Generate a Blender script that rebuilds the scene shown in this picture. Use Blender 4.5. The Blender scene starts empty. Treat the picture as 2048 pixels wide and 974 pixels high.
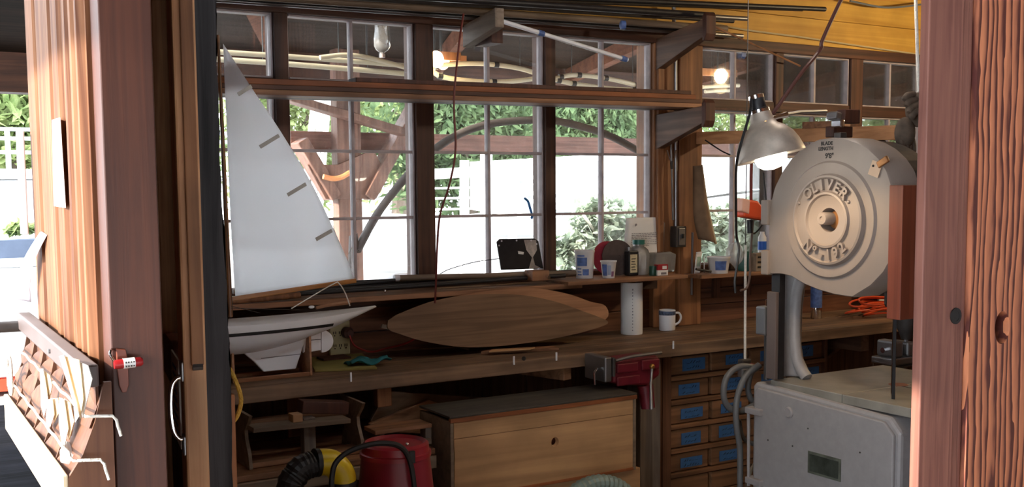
import bpy, math, random
from mathutils import Vector, Matrix, Euler
random.seed(7)
C = bpy.context.scene.collection
S = bpy.context.scene
PI = math.pi
# ------------------------------------------------------------------ camera
F_PX, PP_Y = 2152.56, 564.5
YAW, PITCH, ROLL = (math.radians(a) for a in (58.9726, 4.91612, -0.43))
CAM = Vector((0, 0, 1.6))
FW = Vector((math.cos(YAW)*math.cos(PITCH), math.sin(YAW)*math.cos(PITCH), -math.sin(PITCH)))
R0 = Vector((math.sin(YAW), -math.cos(YAW), 0)); U0 = R0.cross(FW)
RT = R0*math.cos(ROLL)+U0*math.sin(ROLL); UP = U0*math.cos(ROLL)-R0*math.sin(ROLL)
cd = bpy.data.cameras.new('camera'); cam = bpy.data.objects.new('camera', cd); C.objects.link(cam)
cd.sensor_width = 36; cd.sensor_fit = 'HORIZONTAL'; cd.lens = F_PX/2048*36; cd.shift_y = (PP_Y-487)/2048
cd.clip_start = 0.05; cd.clip_end = 200
cam.matrix_world = Matrix(((RT.x, UP.x, -FW.x, CAM.x), (RT.y, UP.y, -FW.y, CAM.y), (RT.z, UP.z, -FW.z, CAM.z), (0, 0, 0, 1)))
S.camera = cam
# ------------------------------------------------------------------ sky, sun, exposure
S.view_settings.view_transform = 'Standard'; S.view_settings.look = 'None'
S.view_settings.exposure = 0.55; S.view_settings.gamma = 1; S.view_settings.use_curve_mapping = False
S.cycles.use_denoising = True; S.cycles.max_bounces = 8; S.cycles.diffuse_bounces = 5; S.cycles.glossy_bounces = 3
S.cycles.transparent_max_bounces = 12; S.cycles.transmission_bounces = 6; S.cycles.sample_clamp_indirect = 6; S.cycles.caustics_reflective = False
W = bpy.data.worlds.new('sky'); S.world = W; W.use_nodes = True
wb = W.node_tree.nodes['Background']; wb.inputs[0].default_value = (0.86, 0.93, 1.0, 1); wb.inputs[1].default_value = 7.0
sd = bpy.data.lights.new('sun', 'SUN'); sd.energy = 9.0; sd.angle = math.radians(0.8); sd.color = (1, .9, .76)
sun = bpy.data.objects.new('sun', sd); C.objects.link(sun)
sun.rotation_euler = Vector((0.93, 0.03, -0.36)).to_track_quat('-Z', 'Y').to_euler()
# ------------------------------------------------------------------ pixel -> point on a real plane
def ray(x, y): return FW+RT*((x-1024)/F_PX)-UP*((y-PP_Y)/F_PX)
def aY(x, y, Y): d = ray(x, y); return CAM+d*(Y/d.y)
def aX(x, y, X): d = ray(x, y); return CAM+d*(X/d.x)
def aP(x, y, P, n): d = ray(x, y); return CAM+d*((Vector(P)-CAM).dot(Vector(n))/d.dot(Vector(n)))
def aZ(x, y, Z): d = ray(x, y); return CAM+d*((Z-1.6)/d.z)
# ------------------------------------------------------------------ materials
def lin(c):
    f = lambda v: v/12.92 if v <= .04045 else ((v+.055)/1.055)**2.4
    return (f(c[0]/255), f(c[1]/255), f(c[2]/255), 1)
_m = {}
def base(name):
    m = bpy.data.materials.new(name); m.use_nodes = True; nt = m.node_tree
    return m, nt, nt.nodes['Principled BSDF']
def paint(name, col, rough=.5, metal=0, var=.12, scale=6, bump=.0, emis=0, trans=0):
    if name in _m: return _m[name]
    m, nt, b = base(name); N = nt.nodes.new; L = nt.links.new
    c = lin(col)
    tc = N('ShaderNodeTexCoord'); no = N('ShaderNodeTexNoise'); no.inputs['Scale'].default_value = scale; no.inputs['Detail'].default_value = 5
    L(tc.outputs['Object'], no.inputs['Vector'])
    r = N('ShaderNodeValToRGB'); r.color_ramp.elements[0].position = .3; r.color_ramp.elements[1].position = .7
    r.color_ramp.elements[0].color = tuple(v*(1-var) for v in c[:3])+(1,); r.color_ramp.elements[1].color = tuple(min(1, v*(1+var)) for v in c[:3])+(1,)
    L(no.outputs[0], r.inputs[0]); L(r.outputs[0], b.inputs['Base Color'])
    b.inputs['Roughness'].default_value = rough; b.inputs['Metallic'].default_value = metal
    if bump:
        bp = N('ShaderNodeBump'); bp.inputs['Strength'].default_value = bump; bp.inputs['Distance'].default_value = .01
        L(no.outputs[0], bp.inputs['Height']); L(bp.outputs[0], b.inputs['Normal'])
    if trans: b.inputs['Transmission Weight'].default_value = trans
    if emis:
        b.inputs['Emission Color'].default_value = c; b.inputs['Emission Strength'].default_value = emis
    _m[name] = m; return m
def wood(name, dark, light, axis='x', fine=22, rough=.62, bump=.25, blotch=.35, spec=.5):
    """timber: streaks stretched along one axis over soft blotches"""
    if name in _m: return _m[name]
    m, nt, b = base(name); N = nt.nodes.new; L = nt.links.new
    tc = N('ShaderNodeTexCoord'); mp = N('ShaderNodeMapping')
    s = [fine]*3; s['xyz'.index(axis)] = fine*.045; mp.inputs['Scale'].default_value = s
    L(tc.outputs['Object'], mp.inputs[0])
    n1 = N('ShaderNodeTexNoise'); n1.inputs['Scale'].default_value = 1; n1.inputs['Detail'].default_value = 7; n1.inputs['Distortion'].default_value = 1.2
    L(mp.outputs[0], n1.inputs['Vector'])
    r = N('ShaderNodeValToRGB'); e = r.color_ramp.elements
    e[0].position = .36; e[0].color = lin(dark); e[1].position = .64; e[1].color = lin(light)
    L(n1.outputs[0], r.inputs[0])
    n2 = N('ShaderNodeTexNoise'); n2.inputs['Scale'].default_value = 4.5; n2.inputs['Detail'].default_value = 4
    L(tc.outputs['Object'], n2.inputs['Vector'])
    r2 = N('ShaderNodeValToRGB'); e = r2.color_ramp.elements
    e[0].position = .32; e[0].color = (1-blotch,)*3+(1,); e[1].position = .62; e[1].color = (1, 1, 1, 1)
    L(n2.outputs[0], r2.inputs[0])
    mx = N('ShaderNodeMix'); mx.data_type = 'RGBA'; mx.blend_type = 'MULTIPLY'; mx.inputs[0].default_value = 1
    L(r.outputs[0], mx.inputs[6]); L(r2.outputs[0], mx.inputs[7]); out = mx.outputs[2]
    L(out, b.inputs['Base Color']); b.inputs['Roughness'].default_value = rough; b.inputs['Specular IOR Level'].default_value = spec
    if bump:
        bp = N('ShaderNodeBump'); bp.inputs['Strength'].default_value = bump; bp.inputs['Distance'].default_value = .006
        L(n1.outputs[0], bp.inputs['Height']); L(bp.outputs[0], b.inputs['Normal'])
    _m[name] = m; return m
def grainy(name, dark, light, scale=14, dist=7, rough=.55):
    """flat-sawn fir with cathedral growth rings running up the board"""
    m, nt, b = base(name); N = nt.nodes.new; L = nt.links.new
    tc = N('ShaderNodeTexCoord'); mp = N('ShaderNodeMapping'); mp.inputs['Scale'].default_value = (1, 1, .16)
    L(tc.outputs['Object'], mp.inputs[0])
    w = N('ShaderNodeTexWave'); w.wave_profile = 'SAW'; w.bands_direction = 'X'
    w.inputs['Scale'].default_value = scale; w.inputs['Distortion'].default_value = dist; w.inputs['Detail'].default_value = 3; w.inputs['Detail Scale'].default_value = 1.6
    L(mp.outputs[0], w.inputs['Vector'])
    n = N('ShaderNodeTexNoise'); n.inputs['Scale'].default_value = 60; n.inputs['Detail'].default_value = 6; L(mp.outputs[0], n.inputs['Vector'])
    ad = N('ShaderNodeMath'); ad.operation = 'MULTIPLY_ADD'; ad.inputs[1].default_value = .45; L(n.outputs[0], ad.inputs[0]); L(w.outputs['Fac'], ad.inputs[2])
    r = N('ShaderNodeValToRGB'); e = r.color_ramp.elements; e[0].position = .2; e[0].color = lin(light); e[1].position = 1.2; e[1].color = lin(dark)
    e[1].position = 1.0; x = e.new(.75); x.color = lin(tuple((a+2*c)/3 for a, c in zip(dark, light)))
    L(ad.outputs[0], r.inputs[0]); L(r.outputs[0], b.inputs['Base Color']); b.inputs['Roughness'].default_value = rough
    bp = N('ShaderNodeBump'); bp.inputs['Strength'].default_value = .18; bp.inputs['Distance'].default_value = .003; bp.invert = True
    L(ad.outputs[0], bp.inputs['Height']); L(bp.outputs[0], b.inputs['Normal'])
    return m
def glass(name, dust=.06, gloss=.9, tint=(1, 1, 1)):
    """thin pane: straight-through light, a Fresnel reflection and a film of dust"""
    m, nt, b = base(name); N = nt.nodes.new; L = nt.links.new; nt.nodes.remove(b)
    t = N('ShaderNodeBsdfTransparent'); t.inputs[0].default_value = tint+(1,)
    d = N('ShaderNodeBsdfTranslucent'); d.inputs[0].default_value = (.8, .8, .78, 1)
    d2 = N('ShaderNodeBsdfDiffuse'); d2.inputs[0].default_value = (.8, .8, .78, 1)
    md = N('ShaderNodeMixShader'); md.inputs[0].default_value = .5; L(d.outputs[0], md.inputs[1]); L(d2.outputs[0], md.inputs[2])
    tc = N('ShaderNodeTexCoord'); no = N('ShaderNodeTexNoise'); no.inputs['Scale'].default_value = 5; no.inputs['Detail'].default_value = 6
    L(tc.outputs['Object'], no.inputs['Vector']); mu = N('ShaderNodeMath'); mu.operation = 'MULTIPLY'; mu.inputs[1].default_value = dust*2
    L(no.outputs[0], mu.inputs[0])
    m1 = N('ShaderNodeMixShader'); L(mu.outputs[0], m1.inputs[0]); L(t.outputs[0], m1.inputs[1]); L(md.outputs[0], m1.inputs[2])
    g = N('ShaderNodeBsdfGlossy'); g.inputs['Roughness'].default_value = .02
    fr = N('ShaderNodeFresnel'); fr.inputs[0].default_value = 1.45
    mg = N('ShaderNodeMath'); mg.operation = 'MULTIPLY'; mg.inputs[1].default_value = gloss; L(fr.outputs[0], mg.inputs[0])
    m2 = N('ShaderNodeMixShader'); L(mg.outputs[0], m2.inputs[0]); L(m1.outputs[0], m2.inputs[1]); L(g.outputs[0], m2.inputs[2])
    L(m2.outputs[0], nt.nodes['Material Output'].inputs[0]); return m
def leafmat(name, col, col2):
    m, nt, b = base(name); N = nt.nodes.new; L = nt.links.new; nt.nodes.remove(b)
    tc = N('ShaderNodeTexCoord'); no = N('ShaderNodeTexNoise'); no.inputs['Scale'].default_value = 2.2; no.inputs['Detail'].default_value = 8; no.inputs['Roughness'].default_value = .8
    L(tc.outputs['Object'], no.inputs['Vector'])
    r = N('ShaderNodeValToRGB'); r.color_ramp.elements[0].position = .35; r.color_ramp.elements[1].position = .68
    r.color_ramp.elements[0].color = lin(col); r.color_ramp.elements[1].color = lin(col2); L(no.outputs[0], r.inputs[0])
    d = N('ShaderNodeBsdfDiffuse'); t = N('ShaderNodeBsdfTranslucent'); L(r.outputs[0], d.inputs[0]); L(r.outputs[0], t.inputs[0])
    mx = N('ShaderNodeMixShader'); mx.inputs[0].default_value = .4; L(d.outputs[0], mx.inputs[1]); L(t.outputs[0], mx.inputs[2])
    L(mx.outputs[0], nt.nodes['Material Output'].inputs[0]); return m
def emit(name, col, k):
    m, nt, b = base(name); nt.nodes.remove(b); e = nt.nodes.new('ShaderNodeEmission')
    e.inputs[0].default_value = lin(col); e.inputs[1].default_value = k
    nt.links.new(e.outputs[0], nt.nodes['Material Output'].inputs[0]); return m
frame_x = wood('red_brown_timber', (62, 38, 27), (98, 62, 44), 'x')
frame_z = wood('red_brown_upright', (62, 38, 27), (98, 62, 44), 'z')
orange_z = wood('orange_fir_upright', (116, 74, 46), (160, 108, 68), 'z')
siding_z = wood('sunlit_fir', (90, 53, 33), (134, 92, 64), 'z', fine=40, spec=.15, bump=.1, blotch=.18)
post_z = wood('oiled_plywood', (72, 37, 25), (88, 47, 31), 'z', fine=60, rough=.5, bump=.08, blotch=.2)
back_x = wood('bench_back_boards', (98, 60, 42), (140, 92, 64), 'x')
under_z = wood('under_bench_boards', (88, 62, 46), (122, 90, 68), 'z')
bench_x = wood('worn_bench', (100, 76, 58), (150, 118, 90), 'x', fine=16, blotch=.45)
plank_x = wood('stored_plank', (122, 84, 58), (168, 120, 86), 'x')
plank_g = wood('grey_block', (128, 110, 94), (164, 146, 128), 'y')
plank_y = wood('bracket_timber', (86, 62, 48), (128, 96, 76), 'y')
yellow_x = wood('yellow_header_board', (190, 140, 52), (220, 172, 76), 'x', fine=14, blotch=.2)
chest_x = wood('chest_plywood', (172, 132, 92), (204, 160, 114), 'x', fine=14, bump=.12, blotch=.25)
chest_edge = wood('chest_edging', (120, 66, 34), (158, 92, 50), 'x', bump=.1)
chest_top = wood('chest_lid_grey', (62, 58, 52), (88, 82, 74), 'x', bump=.1)
grey_x = wood('weathered_board', (120, 102, 84), (150, 130, 108), 'x')
grey_z = wood('weathered_leg', (96, 86, 78), (132, 120, 108), 'z')
ply = wood('thin_plywood', (108, 80, 56), (134, 102, 74), 'x', fine=34, bump=.06, blotch=.15)
ply2 = wood('paler_plywood', (150, 104, 72), (178, 128, 92), 'x', fine=34, bump=.06, blotch=.15)
varn = wood('varnished_spruce', (150, 96, 40), (186, 126, 62), 'x', rough=.35, bump=.05)
varn_z = wood('varnished_mast', (110, 70, 40), (150, 100, 58), 'z', rough=.35, bump=.05)
redw = wood('red_stained_wood', (112, 56, 40), (134, 72, 52), 'z', fine=30, rough=.45, bump=.05, blotch=.15)
redw_d = wood('brown_stained_wood', (70, 40, 30), (92, 54, 40), 'z', fine=30, bump=.05)
drawer_x = wood('drawer_front', (96, 64, 42), (140, 98, 66), 'x')
cab_z = wood('cabinet_frame', (84, 54, 38), (118, 78, 54), 'z')
creo = wood('creosoted_timber', (34, 34, 36), (66, 64, 66), 'z', fine=26, rough=.85, bump=.9)
roofw = wood('dark_roof_boards', (34, 25, 19), (54, 41, 32), 'x', fine=10, rough=.9, spec=.05)
rafter_y = wood('rafter_timber', (92, 56, 40), (120, 76, 56), 'y', rough=.9, spec=.1)
pav = wood('pavilion_timber', (108, 76, 64), (146, 108, 92), 'z')
pav_x = wood('pavilion_beam', (118, 78, 66), (156, 110, 94), 'x')
deckw = wood('dark_deck_planks', (17, 17, 20), (30, 30, 35), 'x', rough=.95, spec=.03)
sash = paint('pale_sash_paint', (176, 164, 164), .6, var=.18, scale=20)
white = paint('white_paint', (222, 222, 226), .45, var=.03)
hullw = paint('model_hull_white', (232, 230, 230), .4, var=.04)
black = paint('black_rubber', (22, 22, 24), .5)
blackp = paint('black_paint', (30, 30, 33), .45, var=.3, scale=30)
steel = paint('dull_steel', (150, 150, 152), .4, .9)
chrome = paint('chrome', (225, 225, 228), .15, 1, var=.02)
brass = paint('dull_brass', (172, 126, 66), .4, .85)
iron = paint('dark_iron', (74, 70, 68), .5, .5, var=.25, scale=25)
cast = paint('grey_machine_enamel', (146, 142, 142), .48, var=.06, scale=40)
cream = paint('cover_enamel', (140, 128, 120), .5, var=.06, scale=12)
tabletop = paint('worn_machine_table', (152, 148, 138), .38, .35, var=.25, scale=9)
ropew = paint('white_rope', (220, 216, 206), .8, bump=.5, scale=160)
redpl = paint('red_plastic', (128, 28, 42), .4, var=.08)
orange = paint('orange_plastic', (226, 84, 44), .42)
cordr = paint('orange_cord', (224, 84, 40), .5)
darkred = paint('dark_red_cord', (110, 42, 34), .5)
yel = paint('yellow_duct', (206, 176, 30), .35)
paper = paint('white_paper', (228, 226, 222), .8, var=.03)
paperd = paint('paper_print', (120, 118, 122), .8)
plast = paint('white_plastic', (218, 216, 214), .4, var=.03)
bluep = paint('blue_print', (84, 110, 166), .5, var=.3, scale=60)
tape = paint('blue_tape', (50, 92, 138), .7, var=.12, scale=50)
tealp = paint('teal_cloth', (40, 110, 116), .9)
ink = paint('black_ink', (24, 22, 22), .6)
pane_glass = glass('window_pane', dust=.04)
pane_dusty = glass('dusty_transom_pane', dust=.018)
pane_hazy = glass('hazy_transom_pane', dust=.034)
# ------------------------------------------------------------------ mesh building
class MB:
    def __init__(s): s.v = []; s.f = []
    def add(s, v, f):
        n = len(s.v); s.v += [Vector(p) for p in v]; s.f += [tuple(i+n for i in q) for q in f]; return s
    def obox(s, c, d, rot=None):
        M = rot if isinstance(rot, Matrix) else (Euler(rot).to_matrix() if rot else Matrix.Identity(3)); c = Vector(c)
        v = [c+M @ Vector((x*d[0]/2, y*d[1]/2, z*d[2]/2)) for x in (-1, 1) for y in (-1, 1) for z in (-1, 1)]
        return s.add(v, [(0, 1, 3, 2), (4, 6, 7, 5), (0, 4, 5, 1), (2, 3, 7, 6), (0, 2, 6, 4), (1, 5, 7, 3)])
    def box(s, x0, x1, y0, y1, z0, z1): return s.obox(((x0+x1)/2, (y0+y1)/2, (z0+z1)/2), (abs(x1-x0), abs(y1-y0), abs(z1-z0)))
    def bar(s, a, b, w, h, up=(0, 0, 1)):
        a, b = Vector(a), Vector(b); d = b-a; x = d.normalized(); y = Vector(up).cross(x)
        if y.length < 1e-5: y = Vector((0, 1, 0)).cross(x)
        y.normalize(); z = x.cross(y); M = Matrix((x, y, z)).transposed(); return s.obox((a+b)/2, (d.length, w, h), M)
    def tube(s, pts, r, n=8, closed=False):
        P = [Vector(p) for p in pts]; m = len(P); v = []; nrm = None
        for i in range(m):
            t = (P[(i+1) % m]-P[i-1]) if closed else (P[min(i+1, m-1)]-P[max(i-1, 0)])
            t.normalize()
            if nrm is None:
                a = Vector((0, 0, 1)) if abs(t.z) < .9 else Vector((1, 0, 0)); nrm = t.cross(a).normalized()
            else:
                nrm = (nrm-t*nrm.dot(t)); nrm.normalize()
            bn = t.cross(nrm); rr = r[i] if isinstance(r, (list, tuple)) else r
            v += [P[i]+(nrm*math.cos(2*PI*k/n)+bn*math.sin(2*PI*k/n))*rr for k in range(n)]
        f = []
        for i in range(m if closed else m-1):
            j = (i+1) % m
            f += [(i*n+k, i*n+(k+1) % n, j*n+(k+1) % n, j*n+k) for k in range(n)]
        if not closed: f += [tuple(range(n))[::-1], tuple((m-1)*n+k for k in range(n))]
        return s.add(v, f)
    def lathe(s, prof, o, ax=(0, 0, 1), n=28):
        o = Vector(o); z = Vector(ax).normalized(); a = Vector((1, 0, 0)) if abs(z.x) < .9 else Vector((0, 1, 0))
        x = a.cross(z).normalized(); y = z.cross(x); v = []; f = []; m = len(prof)
        for r, h in prof: v += [o+z*h+(x*math.cos(2*PI*k/n)+y*math.sin(2*PI*k/n))*max(r, 1e-5) for k in range(n)]
        for i in range(m-1): f += [(i*n+k, i*n+(k+1) % n, (i+1)*n+(k+1) % n, (i+1)*n+k) for k in range(n)]
        f += [tuple(range(n))[::-1], tuple((m-1)*n+k for k in range(n))]
        return s.add(v, f)
    def prism(s, pts, w):
        P = [Vector(p) for p in pts]; w = Vector(w); n = len(P)
        return s.add(P+[p+w for p in P], [tuple(range(n))[::-1], tuple(range(n, 2*n))]+[(i, (i+1) % n, n+(i+1) % n, n+i) for i in range(n)])
    def grid(s, fn, nu, nv):
        v = [fn(i/nu, j/nv) for i in range(nu+1) for j in range(nv+1)]
        return s.add(v, [(i*(nv+1)+j, (i+1)*(nv+1)+j, (i+1)*(nv+1)+j+1, i*(nv+1)+j+1) for i in range(nu) for j in range(nv)])
    def ball(s, c, r, n=12):
        r = r if isinstance(r, (tuple, list)) else (r, r, r); c = Vector(c)
        return s.grid(lambda u, w: c+Vector((r[0]*math.sin(PI*u)*math.cos(2*PI*w), r[1]*math.sin(PI*u)*math.sin(2*PI*w), r[2]*math.cos(PI*u))), n, n*2)
    def text(s, t, size, o, u, v, ext=.001, align='CENTER', space=1, bold=0):
        cu = bpy.data.curves.new('lettering', 'FONT'); cu.body = t; cu.size = size; cu.extrude = ext; cu.align_x = align; cu.align_y = 'CENTER'; cu.space_character = space; cu.resolution_u = 3; cu.offset = bold
        ob = bpy.data.objects.new('lettering', cu); me = bpy.data.meshes.new_from_object(ob)
        u, v = Vector(u).normalized(), Vector(v).normalized(); w = u.cross(v); o = Vector(o)
        s.add([o+u*p.co.x+v*p.co.y+w*p.co.z for p in me.vertices], [tuple(q.vertices) for q in me.polygons])
        bpy.data.objects.remove(ob); bpy.data.curves.remove(cu); bpy.data.meshes.remove(me); return s
    def build(s, name, mat, parent=None, smooth=False, bevel=0, solid=0, label=None):
        me = bpy.data.meshes.new(name); me.from_pydata([tuple(p) for p in s.v], [], s.f); me.validate(); me.materials.append(mat)
        import bmesh
        bm = bmesh.new(); bm.from_mesh(me); bmesh.ops.recalc_face_normals(bm, faces=bm.faces); bm.to_mesh(me); bm.free()
        if smooth:
            me.polygons.foreach_set('use_smooth', [True]*len(me.polygons)); me.set_sharp_from_angle(angle=math.radians(42))
        o = bpy.data.objects.new(name, me); C.objects.link(o)
        if solid:
            md = o.modifiers.new('thickness', 'SOLIDIFY'); md.thickness = solid; md.offset = 0
        if bevel:
            md = o.modifiers.new('edge', 'BEVEL'); md.width = bevel; md.segments = 2; md.limit_method = 'ANGLE'; md.angle_limit = math.radians(40)
        if parent is not None:
            o.parent = parent; o.matrix_parent_inverse = world_of(parent).inverted()
        if label: o['label'] = label
        return o
def world_of(o): return world_of(o.parent) @ o.matrix_parent_inverse @ o.matrix_basis if o.parent else o.matrix_basis.copy()
def tag(o, label, cat, group=None, kind=None):
    o['label'] = label; o['category'] = cat
    if group: o['group'] = group
    if kind: o['kind'] = kind
    return o
def thing(name, label, cat, loc, group=None, kind=None):
    o = bpy.data.objects.new(name, None); C.objects.link(o); o.location = Vector(loc); o.empty_display_size = .05
    return tag(o, label, cat, group, kind)
def struct(o): o['kind'] = 'structure'; return o
def dup(root, shift, label, group=None):
    r = root.copy(); C.objects.link(r); r.location = root.location+Vector(shift); r['label'] = label
    if group: r['group'] = group
    for ch in [c for c in S.objects if c.parent == root]:
        c = ch.copy(); C.objects.link(c); c.parent = r; c.matrix_parent_inverse = ch.matrix_parent_inverse.copy()
        for g in [q for q in S.objects if q.parent == ch]:
            d = g.copy(); C.objects.link(d); d.parent = c; d.matrix_parent_inverse = g.matrix_parent_inverse.copy()
    return r
def curve(pts, n=8):
    """Catmull-Rom through the points"""
    P = [Vector(p) for p in pts]; P = [P[0]*2-P[1]]+P+[P[-1]*2-P[-2]]; o = []
    for i in range(1, len(P)-2):
        for k in range(n):
            t = k/n; a, b, c, d = P[i-1:i+3]
            o.append(.5*((2*b)+(c-a)*t+(2*a-5*b+4*c-d)*t*t+(3*b-a-3*c+d)*t**3))
    o.append(P[-2]); return o
# ================================================================== the setting
struct(MB().box(-4, 9, -3, 4.4, -.12, 0).build('floor', wood('floor_boards', (92, 74, 58), (120, 98, 78), 'x')))
struct(MB().box(-14, 34, 4.4, 60, -.3, -.02).build('ground', paint('pale_paving', (176, 174, 168), .8, scale=2)))
struct(MB().box(.3, 7.2, 1.72, 4.5, 2.95, 3.05).build('ceiling', wood('ceiling_boards', (110, 78, 50), (140, 102, 68), 'x')))
# window wall: boards below, posts, header
m = MB()
for z0, z1 in ((.84, .99), (.994, 1.165)): m.box(.62, 6.7, 4.29, 4.4, z0, z1)
struct(m.build('wall_back', back_x, bevel=.003))
m = MB()
x = .62
while x < 6.6:
    w = random.choice((.24, .28, .31)); m.box(x, x+w-.004, 4.29+random.uniform(0, .008), 4.4, 0, .84); x += w
struct(m.build('wall_lower', under_z, bevel=.003))
PANES = [(.87, 1.453), (1.515, 2.082), (2.174, 2.752), (2.813, 3.388), (3.688, 4.22), (4.28, 4.80), (4.90, 5.41), (5.5, 6.0)]
m = MB()
edges = [.62]+[v for p in PANES for v in p]+[6.7]
for i in range(0, len(edges), 2):
    if i == 8: continue
    m.box(edges[i]+.002, edges[i+1]-.002, 4.262, 4.38, 1.165, 2.32)
struct(m.build('trim_1', frame_z, bevel=.004))
m = MB(); m.box(.62, 6.7, 4.25, 4.39, 2.318, 2.372)
for a, b in PANES: m.box(a, b, 4.27, 4.37, 1.998, 2.058); m.box(a, b, 4.27, 4.37, 1.165, 1.203)
struct(m.build('trim_2', frame_x, bevel=.004))
# the wide post between the two window groups, with a thin cover strip
m = MB(); m.box(3.39, 3.535, 4.255, 4.4, .9, 2.318); m.box(3.538, 3.686, 4.235, 4.4, .9, 2.318); m.box(3.40, 3.44, 4.235, 4.26, 1.2, 2.318)
struct(m.build('trim_3', orange_z, bevel=.004))
m = MB(); m.box(.62, 6.7, 4.285, 4.4, 2.374, 2.52); m.box(.62, 6.7, 4.29, 4.4, 2.523, 2.72); m.box(.62, 6.7, 4.285, 4.4, 2.723, 2.95)
struct(m.build('wall_header', yellow_x, bevel=.003))
for i, (a, b) in enumerate(PANES):
    w = thing('window_%d' % (i+1), 'window with a two-light transom over six panes', 'window', ((a+b)/2, 4.31, 1.2), kind='structure')
    del w['category'], w['label']
    for nm, z0, z1, gm in (('transom', 2.058, 2.318, pane_hazy if i > 3 else pane_dusty), ('casement', 1.203, 1.998, pane_glass)):
        m = MB(); t = .008
        m.box(a, a+t, 4.288, 4.325, z0, z1); m.box(b-t, b, 4.28, 4.325, z0, z1); m.box(a+t, b-t, 4.28, 4.325, z1-t, z1); m.box(a+t, b-t, 4.28, 4.325, z0, z0+t)
        c = (a+b)/2; m.box(c-.007, c+.007, 4.288, 4.32, z0+t, z1-t)
        if nm == 'casement':
            for z in (1.482, 1.768): m.box(a+t, c-.007, 4.288, 4.32, z-.006, z+.006); m.box(c+.007, b-t, 4.288, 4.32, z-.006, z+.006)
        m.build(nm+'_sash', sash, w, bevel=.002)
        MB().box(a+.004, b-.004, 4.305, 4.308, z0+.004, z1-.004).build(nm+'_pane', gm, w)
# the other walls of the shop (seen only in slivers)
struct(MB().box(.56, .62, 2.37, 4.4, 0, 2.95).build('wall_left', under_z))
struct(MB().box(.302, .62, 2.302, 2.37, 0, 2.95).build('wall_return', under_z))
struct(MB().box(6.6, 6.7, 1.72, 4.29, 0, 2.95).build('wall_right', under_z))
# entrance: left stub with its moulded casing, seen from the outside corner
prof = [(.300, 2.30), (.288, 2.30), (.288, 2.235), (.281, 2.228), (.281, 2.155), (.288, 2.148), (.288, 2.135), (.283, 2.128), (.283, 1.985), (.277, 1.972),
        (.277, 1.945), (.285, 1.938), (.285, 1.925), (.278, 1.918), (.278, 1.86), (.284, 1.853), (.284, 1.80), (.276, 1.79), (.276, 1.77), (.284, 1.762),
        (.284, 1.75), (.277, 1.742), (.277, 1.725), (.285, 1.717), (.285, 1.705), (.278, 1.697), (.278, 1.682), (.288, 1.675), (.288, 1.662), (.300, 1.662)]
struct(MB().prism([(a, b, 0) for a, b in prof], (0, 0, 2.7)).build('trim_4', siding_z))
m = MB(); m.box(.294, .3665, 1.60, 1.66, 0, 2.7); m.box(.301, .35, 1.661, 2.30, 0, 2.7)
struct(m.build('wall_entrance', post_z, bevel=.002))
# entrance: right-hand jamb boards with a recessed bolt hole and a dark disc for another
def holed_board(x0, x1, y0, y1, z0, z1, holes, depth=.012, through=False):
    m = MB(); edge = z0
    for cx, cz, rx, rz in sorted(holes, key=lambda h: h[1]):
        a, b = cz-rz-.01, cz+rz+.01; m.box(x0, x1, y0, y1, edge, a); edge = b; n = 24; v = []; f = []
        for k in range(n):
            t = 2*PI*k/n; c, s_ = math.cos(t), math.sin(t); q = max(abs(c), abs(s_)); sx, sz = c/q, s_/q
            v += [(cx+(sx*(x1-cx) if sx > 0 else sx*(cx-x0)), y0, cz+sz*(rz+.01)), (cx+rx*c, y0, cz+rz*s_), (cx+rx*.8*c, y0+depth, cz+rz*.8*s_)]
        for k in range(n):
            i, j = 3*k, 3*((k+1) % n); f += [(i, i+1, j+1, j), (i+1, i+2, j+2, j+1)]
        if not through: f.append(tuple(3*k+2 for k in range(n))); m.box(x0, x1, y0+depth+.001, y1, a, b)
        m.add(v, f); m.box(x0, x0+.002, y0, y1, a, b)
    m.box(x0, x1, y0, y1, edge, z1); return m
fir_r = grainy('flat_sawn_fir', (92, 46, 40), (226, 146, 104), scale=13)
fir_f = wood('fir_jamb_board', (124, 78, 68), (150, 100, 86), 'z', fine=44, bump=.15, blotch=.15)
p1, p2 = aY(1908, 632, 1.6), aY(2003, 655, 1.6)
struct(MB().box(2.048, 2.168, 1.60, 1.625, 0, 2.7).build('trim_5', fir_f, bevel=.003))
m = MB(); m.box(2.170, 2.196, 1.606, 1.64, 0, 2.7); m.box(2.198, 2.214, 1.61, 1.64, 0, 2.7)
struct(m.build('trim_6', fir_f, bevel=.004))
struct(holed_board(2.216, 2.62, 1.598, 1.75, 0, 2.7, [(p2.x, p2.z, .029, .04)], .14).build('wall_front', fir_r))
tag(MB().lathe([(.019, 0), (.019, .003), (.012, .003), (.012, .002), (0, .002)], (p1.x+.004, 1.5995, p1.z), (0, -1, 0)).build('dark_hole_disc', ink), 'dark disc in place of a shaded bolt hole between the jamb boards at the right', 'bolt')  # ink disc on the surface, its colour gives the darkness of a hole
struct(MB().box(2.63, 6.7, 1.60, 1.72, 0, 2.95).build('wall_inner', under_z))
struct(MB().box(-2.05, 7.2, -5.5, 1.70, 2.72, 2.8).build('roof', roofw))  # added unseen over the camera, blocks sky light from the front
struct(MB().box(-2.05, .56, 1.70, 2.6, 2.72, 2.8).build('roof_edge', roofw))
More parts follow.
